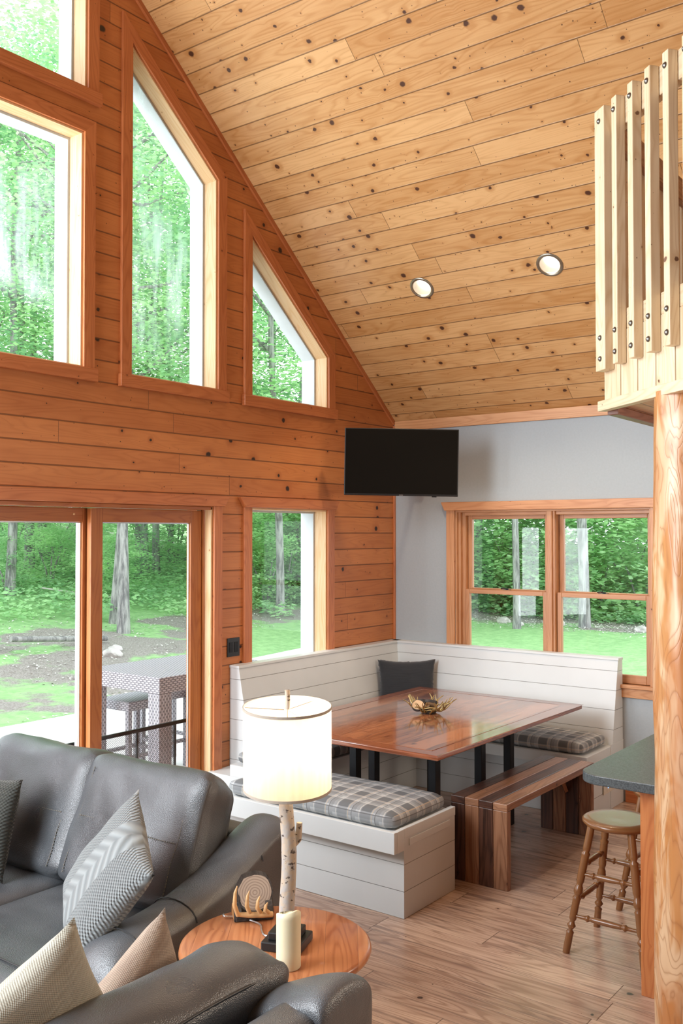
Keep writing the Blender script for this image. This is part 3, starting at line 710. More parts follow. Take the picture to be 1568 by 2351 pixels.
# loft floor body
loft = empty('loft_platform', (LC.x, LC.y, 2.5), label='pale pine loft edge with vertical boards held up by the log post', cat='loft')
far = [(LC.x, LC.y), (LE.x, LE.y), (LE.x, -8.5), (-0.001, -8.5), (-0.001, LC.y)]
far.reverse() if False else None
inn = [(LC.x-N_.x*.02, LC.y-N_.y*.02-.0), (LE.x-N_.x*.02, LE.y-N_.y*.02), (LE.x, -8.5), (-0.023, -8.5), (-0.023, LC.y-.02)]
m = MB(); m.prism(inn, lambda a, b, d: Vector((a, b, d)), 2.50, 2.512, lambda a, b: (a, b)); soff = child(m.build('soffit', wood('soffit_boards', (0.76, 0.42, 0.22), (0.58, 0.26, 0.12), (0.1, .03, .01), W=0.09, L=40, butt=False, groove=.008)), loft)
m = MB(); m.prism(inn, lambda a, b, d: Vector((a, b, d)), 2.7, 2.79, lambda a, b: (a, b)); child(m.build('deck', 'ceilpine'), loft)
def strip(name, mat, s0, s1, o0, o1, z0, z1, vert=False, bv=0.003, par=loft):
    """board in the plane of the loft's diagonal edge: s along E_, o outward along N_"""
    m = MB(); off = random.uniform(0, 20)
    M4 = Matrix(((E_.x, N_.x, 0, LC.x), (E_.y, N_.y, 0, LC.y), (0, 0, 1, 0), (0, 0, 0, 1)))
    m.box((s0, o0, z0), (s1, o1, z1), mat=M4, ax=2 if vert else 0)
    return child(m.build(name, mat, bevel=bv), par)
k = 0
m4 = Matrix(((E_.x, N_.x, 0, LC.x), (E_.y, N_.y, 0, LC.y), (0, 0, 1, 0), (0, 0, 0, 1)))
for i in range(14):
    s0 = 0.004+i*0.135
    strip('vertical_board', 'loftpine', s0, s0+0.129, -0.020, 0.0, 2.50, 2.80, vert=True, bv=.004)
strip('backing_board', 'loftclad', 0, 1.9, -0.045, -0.021, 2.50, 2.80)
strip('bottom_trim', 'loftpine', -0.022, 1.9, -0.020, 0.022, 2.478, 2.522)
# north edge
m = MB(); m.box((LC.x, LC.y-.02, 2.50), (-0.024, LC.y, 2.80)); child(m.build('side_fascia', 'loftpine', bevel=.003), loft)
m = MB(); m.box((LC.x+.02, LC.y-.055, 2.462), (-0.024, LC.y-.005, 2.499)); child(m.build('dark_edge_trim', wood('dark_trim_pine', (0.30, 0.13, 0.08), (0.16, 0.06, 0.035), (0.05, .02, .01), knots=.2), bevel=.003), loft)

rail = empty('loft_railing', (LC.x, LC.y, 2.8), label='pale pine loft railing of upright boards bolted outside the loft edge', cat='railing')
def bolt(s_, z, out, par):
    m = MB(); m.lathe([(0.0, 0.0), (.011, 0.0), (.011, .003), (.008, .006), (.004, .010), (0, .011)], n=12)
    o = m.build('bolt', 'bolt', smooth=True)
    o.rotation_euler = (N_).to_track_quat('Z', 'Y').to_euler(); o.location = LC+E_*s_+N_*out+Vector((0, 0, z)); o.parent = par
    o.matrix_parent_inverse = par.matrix_parent_inverse.copy() if False else Matrix.Translation(-Vector(rail.location)) if par is rail else Matrix()
    return o
def bal(s0, w_, zlo, o0=0.001, depth=0.040):
    m = MB(); off = random.uniform(0, 20)
    # mitred lower end
    m.box((s0, o0, zlo), (s0+w_, o0+depth, 3.775), mat=m4, ax=2)
    b = child(m.build('baluster', 'loftpine', bevel=.003), rail)
    for z in (zlo+.05, zlo+.14, 3.72):
        mm = MB(); mm.lathe([(0.0, 0.0), (.012, 0.0), (.012, .003), (.009, .006), (.004, .010), (0, .011)], n=12)
        bo = mm.build('bolt', 'bolt', smooth=True)
        p = LC+E_*(s0+w_*.5)+N_*(o0+depth)+Vector((0, 0, z))
        bo.parent = b; bo.matrix_parent_inverse = Matrix.Translation(-Vector(rail.location)).inverted() @ Matrix.Translation(-Vector(rail.location)) if False else Matrix()
        bo.location = p; bo.rotation_euler = N_.to_track_quat('Z', 'Y').to_euler()
    return b
bal(0.008, 0.082, 2.645, 0.001, 0.044)
for i in range(12):
    bal(0.150+i*0.129, 0.040, 2.655, 0.001, 0.042)
strip('lower_rail', 'loftpine', 0.03, 1.9, -0.040, -0.001, 2.80, 2.885, par=rail)
strip('top_rail', 'loftpine', 0.0, 1.9, -0.040, -0.001, 3.66, 3.775, par=rail)
nr = empty('loft_railing', (LC.x, LC.y, 2.8), label='second loft railing running toward the grey wall, seen between the front railing boards', cat='railing')
for i in range(22):
    m = MB(); x0 = LC.x+.12+i*0.122; m.box((x0, LC.y+.001, 2.645), (x0+.085, LC.y+.038, min(3.775, roofz(x0+.085)-.01)), ax=2)
    child(m.build('baluster', 'loftpine', bevel=.003), nr)
m = MB(); m.box((LC.x+.05, LC.y-.04, 3.66), (-1.15, LC.y, 3.775)); child(m.build('top_rail', 'benchlight', bevel=.003), nr)

# log post
m = MB(); rows = []; uvs = []; n = 48
for i in range(60):
    z = 2.498*i/59; row = []; uvr = []
    for k in range(n):
        a = 2*PI*k/n; r = 0.138+0.006*noise.noise(Vector((math.cos(a)*1.3, math.sin(a)*1.3, z*1.3)))*1.5+0.004*noise.noise(Vector((math.cos(a)*3, math.sin(a)*3, z*5)))-0.004*z/2.5
        row.append(Vector((r*math.cos(a), r*math.sin(a), z)))
    uvs.append([(z, 2*PI*.138*k/n) for k in range(n+1)]); rows.append(row)
m.grid(rows, uvs, close=True)
o = m.build('log_post', 'log', smooth=True, loc=(-3.050, -3.415, 0)); tag(o, 'peeled pine log post standing under the loft at right', 'post')

# ------------------------------------------------------------------ recessed lights on the slope
def can_light(y, label):
    x = -0.985; z = roofz(x)
    root = empty('recessed_light', (x, y, z), label=label, cat='ceiling light', group=None)
    rot = Vector((SL, 0, 1)).normalized().to_track_quat('Z', 'Y').to_euler(); R = 0.092
    m = MB(); m.lathe([(R-.022, .03), (R-.022, .004), (R-.018, -.004), (R-.004, -.006), (R, 0.0), (R, .003)], n=40, cap=False); a = m.build('trim_ring', 'nickel', root, smooth=True); a.rotation_euler = rot
    em = NT('lamp_glow_%s' % label[:4]); em.fin((0.62, 0.52, 0.38), 0.5, Emission_Color=(1.0, 0.80, 0.55), Emission_Strength=0.12)
    m = MB(); m.lathe([(R-.023, -.001), (R-.030, .11), (0.0, .111)], n=40, cap=False); b = m.build('reflector_cone', em.m, root, smooth=True); b.rotation_euler = rot
    eb = NT('bulb_glow_%s' % label[:4]); eb.fin((1, 1, 1), 0.4, Emission_Color=(0.85, 0.92, 1.0), Emission_Strength=2.2)
    m = MB(); m.lathe([(0, .046), (.044, .048), (.058, .058), (.056, .080), (.03, .105), (0, .108)], n=24, cap=False); c = m.build('bulb', eb.m, root, smooth=True); c.rotation_euler = rot
    L = bpy.data.lights.new('downlight', 'SPOT'); L.energy = 42; L.color = (1.0, 0.83, 0.62); L.spot_size = math.radians(100); L.spot_blend = .6; L.shadow_soft_size = .05
    lo = bpy.data.objects.new('downlight', L); COL.objects.link(lo); lo.parent = root; lo.location = (-0.012, 0, -0.016)
can_light(-0.902, 'recessed ceiling light with metal ring, left one of two on the slope, nearer the gable')
can_light(-1.895, 'round recessed ceiling light, right one of two on the slope, nearer the loft')

# ------------------------------------------------------------------ television
tv = empty('television', (-0.76, -0.60, 2.22), label='black flat television hung in the corner above the booth', cat='television')
C4 = [Vector((-1.036, -0.250, 2.751)), Vector((-0.516, -0.940, 2.732)), Vector((-0.517, -0.921, 2.227)), Vector((-1.034, -0.232, 2.237))]
ctr = sum(C4, Vector())/4; rx = (C4[1]-C4[0]+C4[2]-C4[3]).normalized(); uz = (C4[0]-C4[3]+C4[1]-C4[2]).normalized(); uz = (uz-rx*uz.dot(rx)).normalized(); nn = rx.cross(uz)  # towards camera
nn = nn if nn.dot(CAM-ctr) > 0 else -nn
T4 = Matrix((( rx.x, nn.x, uz.x, ctr.x), (rx.y, nn.y, uz.y, ctr.y), (rx.z, nn.z, uz.z, ctr.z), (0, 0, 0, 1)))
m = MB(); m.box((-.432, -.045, -.255), (.432, 0, .255), mat=T4); child(m.build('housing', 'blackpl', bevel=.004), tv)
m = MB(); m.box((-.423, -.002, -.240), (.423, .002, .247), mat=T4); child(m.build('screen', 'screen'), tv)
m = MB(); m.box((-.015, .0005, -.2515), (.015, .0025, -.2470), mat=T4); child(m.build('badge', 'silver'), tv)
m = MB(); m.box((.235, -.03, -.262), (.270, -.004, -.2545), mat=T4); child(m.build('sensor', 'blackpl'), tv)
m = MB(); m.box((-.12, -.06, -.12), (.12, -.046, .12), mat=T4); m.tube([T4 @ Vector((0, -.06, 0)), (-0.45, -0.40, 2.5), (-0.12, -0.30, 2.5)], .018, 8); m.box((-.13, -.36, 2.40), (-.001, -.24, 2.6)); child(m.build('wall_bracket', 'black'), tv)

# ------------------------------------------------------------------ wall switch, outlet
sw = empty('light_switch', (-1.998, 0, 1.165), label='black double switch plate on pine wall between door and window', cat='switch')
m = MB(); m.box((-.061, -.007, -.064), (.061, 0, .064)); m.build('plate', 'blackpl', sw, bevel=.002)
for x in (-.027, .027):
    m = MB(); m.box((x-.017, -.011, -.034), (x+.017, -.006, .034)); m.build('rocker', 'black', sw, bevel=.002)

# ------------------------------------------------------------------ corner booth
booth = empty('corner_booth', (0, 0, 0), label='white shiplap corner booth built along the gable and grey walls', cat='bench seat')
def pr(name, poly, fn, d0, d1, mat='ship', bv=.002, axis=None):
    m = MB(); n = len(poly)
    m.face([fn(a, b, d0) for a, b in reversed(poly)], [(a, b) for a, b in reversed(poly)]); m.face([fn(a, b, d1) for a, b in poly], [(a, b) for a, b in poly])
    for i in range(n):
        a, b = poly[i], poly[(i+1) % n]
        m.face([fn(*a, d0), fn(*b, d0), fn(*b, d1), fn(*a, d1)], [(d0, a[1]), (d0, b[1]), (d1, b[1]), (d1, a[1])])
    return child(m.build(name, mat, bevel=bv), booth)
# side profile (distance from wall, height)
PB = [(0.001, 0.36), (0.215, 0.36), (0.205, 0.44), (0.085, 1.028), (0.001, 1.028)]
pr('gable_backrest', PB, lambda a, b, d: Vector((d, -a, b)), -2.03, -0.022)
pr('grey_wall_backrest', PB, lambda a, b, d: Vector((-a, d, b)), -2.0, -0.022)
CAPP = [(0.001, 1.028), (0.092, 1.028), (0.090, 1.046), (0.001, 1.046)]
pr('cap_rail', CAPP, lambda a, b, d: Vector((d, -a, b)), -2.035, -0.022, 'paint'); pr('cap_rail', CAPP, lambda a, b, d: Vector((-a, d, b)), -2.005, -0.022, 'paint')
def bb(name, lo, hi, mat='ship', ax=0, off=(0, 0), bv=.002):
    m = MB(); m.box(lo, hi, ax=ax, off=off); return child(m.build(name, mat, bevel=bv), booth)
def vbox(name, lo, hi, par, mat='ship', bv=.0015):
    """box whose uv v = world z on the sides (for shiplap grooves)"""
    m = MB(); x0, y0, z0 = lo; x1, y1, z1 = hi
    for P in ([(x0, y0), (x1, y0)], [(x1, y0), (x1, y1)], [(x1, y1), (x0, y1)], [(x0, y1), (x0, y0)]):
        (a, b), (c, d) = P; L = math.hypot(c-a, d-b)
        m.face([(a, b, z0), (c, d, z0), (c, d, z1), (a, b, z1)], [(0, z0), (L, z0), (L, z1), (0, z1)])
    m.face([(x0, y0, z1), (x1, y0, z1), (x1, y1, z1), (x0, y1, z1)], [(0, .05)]*4); m.face([(x0, y1, z0), (x1, y1, z0), (x1, y0, z0), (x0, y0, z0)], [(0, .05)]*4)
    return child(m.build(name, mat, bevel=bv), par)
vbox('gable_seat_base', (-2.235, -0.573, 0.0), (-0.555, -0.002, 0.36), booth)
vbox('grey_wall_seat_base', (-0.555, -2.0, 0.0), (-0.002, -0.002, 0.36), booth)
bb('seat_board', (-2.235, -0.66, 0.36), (-0.64, -0.20, 0.435), 'paint'); bb('seat_board', (-0.665, -2.0, 0.36), (-0.20, -0.20, 0.437), 'paint')
bb('end_panel', (-0.245, -2.004, 0.0), (-0.002, -1.999, 0.45), 'paint')
ou = empty('wall_outlet', (-0.27, -2.005, 0.17), label='white double outlet plate on the end of the booth near the bar stools', cat='outlet')
m = MB(); m.box((-.125, -.006, -.040), (.125, 0, .040)); m.build('plate', 'socket', ou, bevel=.002)
for x in (-.055, .055):
    m = MB(); m.box((x-.016, -.009, -.026), (x+.016, -.005, .026)); m.build('socket', 'socket', ou, bevel=.002)
    eb = NT('indicator'); eb.fin((.2, .4, 1), .4, Emission_Color=(.2, .45, 1.0), Emission_Strength=3.0)
    m = MB(); m.lathe([(0, 0), (.005, 0), (.004, .003), (0, .004)], n=10); b = m.build('indicator', eb.m, ou); b.rotation_euler = (PI/2, 0, 0); b.location = (x, -.009, 0)

sb = empty('storage_bench', (-2.49, -1.89, 0), label='white shiplap storage bench wing standing behind the birch lamp', cat='bench seat')
vbox('cabinet', (-2.745, -1.893, 0.0), (-2.238, -0.665, 0.405), sb)
m = MB(); m.box((-2.835, -1.893, 0.345), (-2.808, -0.62, 0.452)); m.box((-2.808, -1.895, 0.345), (-2.746, -1.866, 0.452)); m.box((-2.746, -1.895, 0.405), (-2.236, -1.866, 0.452)); m.box((-2.808, -1.866, 0.405), (-2.238, -0.62, 0.435))
child(m.build('lid', 'paint', bevel=.002), sb)
m = MB(); m.box((-2.835, -1.8955, 0.345), (-2.81, -0.62, 0.446)) if False else m.box((-2.70, -1.899, 0.36), (-2.30, -1.893, 0.396)); child(m.build('lid_rail', 'paint', bevel=.002), sb)

c = soft('seat_cushion', 'plaid', None, 0.53, 1.16, 0.088, 0.042, (-2.520, -1.272, 0.4355), n=16, puff=0.022, wr=0.004, seed=2)
tag(c, 'grey plaid seat cushion on the white storage bench behind the lamp', 'cushion')
c = soft('seat_cushion', 'plaid', None, 1.50, 0.44, 0.085, 0.040, (-1.45, -0.44, 0.436), n=16, puff=0.015, wr=0.003, seed=5)
tag(c, 'grey plaid seat cushion on the booth below the gable window', 'cushion')
c = soft('seat_cushion', 'plaid', None, 0.43, 1.70, 0.085, 0.040, (-0.43, -1.112, 0.4385), n=16, puff=0.018, wr=0.003, seed=8)
tag(c, 'brown and grey plaid seat cushion on the booth under the double window', 'cushion')

# ------------------------------------------------------------------ pillows
def pillow(name, mat, label, c, xv, zv, w_, h_, t_, seed=0.0, fringe=0.0, parent=None, bend=0.0, n=22):
    xv = Vector(xv).normalized(); zv = Vector(zv); zv = (zv-xv*zv.dot(xv)).normalized(); nv = xv.cross(zv)
    mb = MB()
    for sg in (1, -1):
        rows = []; uvs = []
        for i in range(n+1):
            a = -1+2*i/n; row = []; ur = []
            for j in range(n+1):
                b = -1+2*j/n
                k = max(0.0, (1-a*a)*(1-b*b))**0.48
                pa = a*(1-0.10*(1-b*b)*abs(a)**3*1.0+0.0); pb = b*(1-0.10*(1-a*a)*abs(b)**3)
                wr = noise.noise(Vector((a*2.2+seed, b*2.2, seed)))*0.18
                d = t_/2*k*(1+wr)*sg+bend*(a*a+b*b-.6)
                if fringe and max(abs(a), abs(b)) > .999: pa += fringe*noise.noise(Vector((a*23, b*23, seed))); pb += fringe*noise.noise(Vector((b*23, a*23, seed+4)))
                p = Vector((pa*w_/2, d, pb*h_/2))
                row.append(xv*p.x+nv*p.y+zv*p.z); ur.append((pa*w_/2+.5, pb*h_/2+.5))
            rows.append(row); uvs.append(ur)
        mb.grid(rows, uvs, flip=sg > 0)
    o = mb.build(name, mat, parent, smooth=True, weld=True, loc=c)
    o.data.polygons.foreach_set('use_smooth', [True]*len(o.data.polygons))
    if label: tag(o, label, 'pillow')
    return o
pillow('throw_pillow', 'blackfab', 'black frayed-edge pillow in the corner of the booth', (-0.335, -0.345, 0.722), (0.62, -0.78, 0), (0.12, 0.10, 1), 0.47, 0.42, 0.13, 3.0, fringe=0.035, n=34)

# ------------------------------------------------------------------ dining table
dt = empty('dining_table', (-1.42, -1.21, 0), label='glossy walnut plank dining table on black steel legs by the booth', cat='table')
m = MB(); X0, X1, Y0, Y1 = -2.392, -0.455, -1.878, -0.539
bw = 0.10
m.box((X0+bw, Y0+bw, 0.722), (X1-bw, Y1-bw, 0.750), ax=0, off=(3.0, 4.07))
child(m.build('tabletop', 'table'), dt)
fr = MB()
def brd(q, horizontal):
    off = random.uniform(0, 15)
    U = (lambda p: (p[0]+off, p[1]*.99+off)) if horizontal else (lambda p: (p[1]+off, p[0]+off))
    fr.face([(a, b, .75) for a, b in q], [U(p) for p in q]); fr.face([(a, b, .722) for a, b in reversed(q)], [U(p) for p in reversed(q)])
    for i in range(4):
        a, b = q[i], q[(i+1) % 4]; L = math.hypot(b[0]-a[0], b[1]-a[1]); fr.face([(*a, .722), (*b, .722), (*b, .75), (*a, .75)], [(off, .1), (off+L, .1), (off+L, .128), (off, .128)])
for q, hz in (([(X0, Y0), (X1, Y0), (X1-bw, Y0+bw), (X0+bw, Y0+bw)], True), ([(X1, Y0), (X1, Y1), (X1-bw, Y1-bw), (X1-bw, Y0+bw)], False),
              ([(X1, Y1), (X0, Y1), (X0+bw, Y1-bw), (X1-bw, Y1-bw)], True), ([(X0, Y1), (X0, Y0), (X0+bw, Y0+bw), (X0+bw, Y1-bw)], False)): brd(q, hz)
child(fr.build('edge_border', wood('walnut_border', (0.40, 0.135, 0.060), (0.20, 0.055, 0.024), (0.04, .012, .006), rough=0.16, grain=1.3, vlines=.5, gc=(.09, .025, .012), knots=.3, coat=.8), bevel=.010, seg=3), dt)
for x in (-1.93, -1.0):
    m = MB(); m.box((x-.03, -1.70, 0.70), (x+.03, -0.76, 0.721)); child(m.build('support_frame', 'black', bevel=.002), dt)
for x, y in ((-1.97, -1.585), (-1.44, -1.60), (-1.015, -1.585), (-1.96, -1.0), (-1.72, -0.975), (-1.0, -0.975)):
    m = MB(); m.box((x-.012, y-.030, 0.0), (x+.045, y+.022, 0.71)); child(m.build('leg', 'black', bevel=.003), dt)

# antler bowl with wood slices
bowl = empty('antler_bowl', (-1.36, -1.185, 0.751), label='brass antler bowl holding wood slices on the dining table', cat='bowl')
m = MB(); rnd = random.Random(11)
for i in range(17):
    a = 2*PI*i/17+rnd.uniform(-.1, .1); L = rnd.uniform(.150, .186); cu = rnd.uniform(-.7, .7)
    pts = []
    for k in range(9):
        t = k/8; r = .035+(L-.035)*t; z = .012+.085*t**1.7+.008*math.sin(t*9+i); aa = a+cu*t*.9
        pts.append((r*math.cos(aa), r*math.sin(aa), z))
    m.tube(pts, [.0062-.0035*(k/8) for k in range(9)], 7)
    k0 = rnd.randint(3, 5); b0 = Vector(pts[k0]); dirv = Vector((math.cos(a+cu+.9*(1 if i % 2 else -1)), math.sin(a+cu+.9*(1 if i % 2 else -1)), .9))
    m.tube([b0, b0+dirv*.022, b0+dirv*.036+Vector((0, 0, .012))], [.0045, .0035, .002], 6)
for rr, z in ((.06, .026), (.10, .048)):
    pts = [((rr+.006*math.sin(5*q))*math.cos(q), (rr+.006*math.sin(5*q))*math.sin(q), z+.004*math.sin(7*q)) for q in [2*PI*k/40 for k in range(41)]]
    m.tube(pts, .0048, 6)
m.build('antler_basket', 'brass', bowl, smooth=True)
m = MB(); m.lathe([(0, 0), (.045, 0), (.05, .008), (.03, .018), (0, .018)], n=20); m.build('foot', 'bark', bowl)
def ringwood(name, a, b, sc_=260):
    s = NT(name); o = s.sep(s.obj()); r = s.m_('SQRT', s.m_('ADD', s.m_('MULTIPLY', o[0], o[0]), s.m_('MULTIPLY', o[1], o[1])))
    n = s.noise(s.obj(), 16.0, 2.0); f = s.m_('SINE', s.m_('MULTIPLY', s.m_('ADD', r, s.m_('MULTIPLY', n, .010)), sc_*2.0))
    return s.fin(s.mix(s.step(f, -0.2, 0.9), a, b), 0.6)
M['slice'] = ringwood('pale_slice', (0.66, 0.45, 0.27), (0.58, 0.37, 0.21))
M['slicebig'] = ringwood('coaster_rings', (0.36, 0.29, 0.24), (0.24, 0.18, 0.145), 330)
M['logend'] = ringwood('log_end', (0.42, 0.20, 0.07), (0.28, 0.11, 0.035), 180)
def wood_slice(name, r, t_, bark, face, parent, loc, rot, rough_=.05):
    m = MB(); n = 28; pr_ = [r*(1+rough_*noise.noise(Vector((math.cos(2*PI*k/n)*2+loc[0]*9, math.sin(2*PI*k/n)*2, 1)))*2) for k in range(n)]
    rows = [[Vector((q*math.cos(2*PI*k/n), q*math.sin(2*PI*k/n), z)) for k, q in enumerate(pr_)] for z in (0, t_)]
    m.grid(rows, None, close=True); b = m.build(name, bark, parent); b.location = loc; b.rotation_euler = rot
    f = MB()
    for z, s_ in ((t_+.0006, .90), (-.0006, .90)):
        pts = [Vector((q*s_*math.cos(2*PI*k/n), q*s_*math.sin(2*PI*k/n), z)) for k, q in enumerate(pr_)]; f.face(pts if z > 0 else list(reversed(pts)), [(p.x, p.y) for p in pts])
    fo = f.build('cut_face', face, b)
    m2 = MB(); 
    for z in (t_, 0):
        o_ = [Vector((q*math.cos(2*PI*k/n), q*math.sin(2*PI*k/n), z)) for k, q in enumerate(pr_)]; m2.face(o_ if z > 0 else list(reversed(o_)), [(p.x, p.y) for p in o_])
    m2o = m2.build('bark_rim', bark, b)
    return b
for i, (lx, ly, lz, r, rot, lab) in enumerate(((-.055, .050, .045, .043, (0.0, -0.75, 0.5), 'left'), (.012, -.012, .055, .046, (-0.25, 0.50, -0.2), 'right'), (.035, .065, .050, .038, (.5, .3, 1.1), 'back'), (-.01, .03, .03, .040, (0.1, -.1, 0), 'lowest'))):
    q = wood_slice('wood_slice', r, .018, 'bark', 'slice', None, (bowl.location.x+lx, bowl.location.y+ly, bowl.location.z+lz), rot)
    tag(q, {'left': 'round bark-edged wood slice tilted at the left in the antler bowl', 'right': 'round bark-edged wood slice at the right front of the antler bowl', 'back': 'dark bark wood slice at the back of the antler bowl', 'lowest': 'pale wood slice lowest in the middle of the antler bowl'}[lab], 'wood slice', 'wood slices in the bowl')

# ------------------------------------------------------------------ wooden plank bench
wbn = empty('plank_bench', (-1.49, -1.965, 0), label='brown plank waterfall bench at the open side of the dining table', cat='bench')
bx0, bx1, by0, by1, bz, bt = -2.100, -0.888, -2.140, -1.786, 0.470, 0.040
pw = (by1-by0)/4; mats = ['benchlight', 'benchdark', 'benchlight', 'benchdark']
for i in range(4):
    y0 = by0+i*pw; y1 = y0+pw-.0015
    m = MB(); m.box((bx0, y0, bz-bt), (bx1, y1, bz)); child(m.build('seat_plank', mats[i], bevel=.004), wbn)
    for x0, x1 in ((bx0+.001, bx0+.045), (bx1-.045, bx1-.001)):
        m = MB(); m.box((x0, y0, 0.0), (x1, y1, bz-bt)); child(m.build('leg_plank', mats[(i) % 4], bevel=.004), wbn)
for yy in (by0+.17,):
    m = MB(); m.tube([(bx1-.05, yy, bz-bt-.16), (bx1-.17, yy, bz-bt-.01)], .016, 4); child(m.build('corner_brace', 'benchlight'), wbn)
    m = MB(); m.tube([(bx0+.05, yy, bz-bt-.16), (bx0+.17, yy, bz-bt-.01)], .016, 4); child(m.build('corner_brace', 'benchlight'), wbn)

# ------------------------------------------------------------------ bar stools
def make_stool():
    root = empty('bar_stool', (0, 0, 0), label='round oak bar stool in front, with turned legs at the dark counter', cat='stool')
    m = MB(); m.lathe([(0, .574), (.135, .574), (.155, .580), (.166, .592), (.165, .602), (.155, .609), (.12, .611), (0, .607)], n=48); m.build('seat', 'oak', root, smooth=True)
    top = .095; bot = .185
    def P(sx, sy, z): t = 1-z/.58; r = top+(bot-top)*t; return Vector((sx*r, sy*r, z))
    def turned(a, b, r0, rings, n=14, ball=None):
        N = 60; pts = [a.lerp(b, i/N) for i in range(N+1)]; rr = []
        for i in range(N+1):
            t = i/N; r = r0(t)
            for c_, w_, h_ in rings: r += h_*math.exp(-((t-c_)/w_)**2)
            rr.append(max(.004, r))
        return pts, rr
    for sx, sy in ((-1, 1), (1, 1), (-1, -1), (1, -1)):
        a, b = P(sx, sy, .578), P(sx, sy, 0.0)
        pts, rr = turned(a, b, lambda t: .0185-.0035*abs(t-.30) if t < .75 else .0165-.002*(t-.75), [(.20, .008, -.005), (.22, .006, .004), (.46, .012, -.0065), (.475, .008, .003), (.52, .02, .004), (.545, .01, -.007), (.57, .008, .003), (.755, .014, -.007), (.78, .01, .005), (.815, .012, -.008), (.835, .008, .003), (.93, .05, .001)])
        m = MB(); m.tube(pts, rr, 16); m.build('leg', 'oak', root, smooth=True)
    for (p, q, zs) in (((-1, 1), (-1, -1), (.36, .17)), ((-1, 1), (1, 1), (.40, .24)), ((1, 1), (1, -1), (.36, .17)), ((-1, -1), (1, -1), (.40, .24))):
        for z in zs:
            a, b = P(*p, z), P(*q, z)
            pts, rr = turned(a, b, lambda t: .0075+.0065*math.sin(PI*t)**2, [(.22, .02, .006), (.78, .02, .006), (.26, .012, -.002), (.74, .012, -.002)])
            m = MB(); m.tube(pts, rr, 12); m.build('rung', 'oak', root, smooth=True)
    return root
st1 = make_stool(); st1.location = (-2.428, -2.888, 0); st1['group'] = 'bar stools at the counter'
st2 = copy_tree(st1); st2.location = (-1.790, -2.900, 0)
st2['label'] = 'second oak bar stool behind the front one, mostly hidden by the counter panel'

# ------------------------------------------------------------------ counter / island
isl = empty('kitchen_island', (-2.8, -3.13, 0), label='pine end panel of the kitchen island under the dark counter', cat='cabinet')
m = MB(); m.box((-2.812, -3.90, 0.0), (-2.765, -3.128, 0.869), ax=2); child(m.build('end_panel', wood('island_pine', (0.64, 0.25, 0.085), (0.48, 0.15, 0.045), (0.10, .03, .012), knots=.75, ks=5.0, rough=.35, grain=1.3), bevel=.003), isl)
m = MB(); m.box((-2.765, -3.90, 0.0), (-0.95, -3.15, 0.869), ax=2); child(m.build('cabinet_body', 'trimpine'), isl)
ct = MB(); R = .11; pts = [(-0.9, -2.868), (-0.9, -3.95), (-2.885, -3.95)]
pts += [(-2.885+R-R*math.cos(a), -2.868-R+R*math.sin(a)) for a in [PI/2*k/8 for k in range(9)]]
pts.reverse()
ct.prism([(a, b) for a, b in pts], lambda a, b, d: Vector((a, b, d)), 0.870, 0.911)
o = ct.build('countertop', 'counter', bevel=.004); tag(o, 'dark grey speckled countertop with a rounded corner beside the log post', 'countertop')

# ------------------------------------------------------------------ sofas
def arm_mesh(prof, w_, zb=0.06, n=20, wr=.004, seed=0):
    """prof: list of (depth, ztop); arm in local coords: x = depth (front negative), y across 0..w_"""
    m = MB(); rows = []
    for (d, zt) in prof:
        row = []; r = .055
        sec = []
        K = 10
        sec.append((0.012, zb)); sec.append((0.0, zb+.25*(zt-zb))); sec.append((0.0, zb+.6*(zt-zb)))
        for k in range(K+1):
            a = PI-PI*k/K; sec.append((w_/2+(w_/2+.012)*math.cos(a), zt-.055+.055*math.sin(a)*1.0))
        sec.append((w_, zb+.6*(zt-zb))); sec.append((w_, zb+.25*(zt-zb))); sec.append((w_-.012, zb))
        for (y, z) in sec:
            q = Vector((d, y, z)); q += noise.noise_vector(Vector((q.x*5+seed, q.y*5, q.z*5)))*wr; row.append(q)
        rows.append(row)
    m.grid(rows, None, close=True)
    for row, fl in ((rows[0], False), (rows[-1], True)):
        c = sum(row, Vector())/len(row); nrow = row if fl else list(reversed(row)); m.face(nrow, [(p.y, p.z) for p in nrow])
    return m
def stitch(name, pts, parent, r=.0022, mat='stitch'):
    m = MB(); P = [Vector(p) for p in pts]
    # dashes
    L = 0
    for i in range(len(P)-1):
        a, b = P[i], P[i+1]; n = max(1, int((b-a).length/.012))
        for k in range(n): m.tube([a.lerp(b, (k+.1)/n), a.lerp(b, (k+.8)/n)], r, 5)
    return m.build(name, mat, parent)
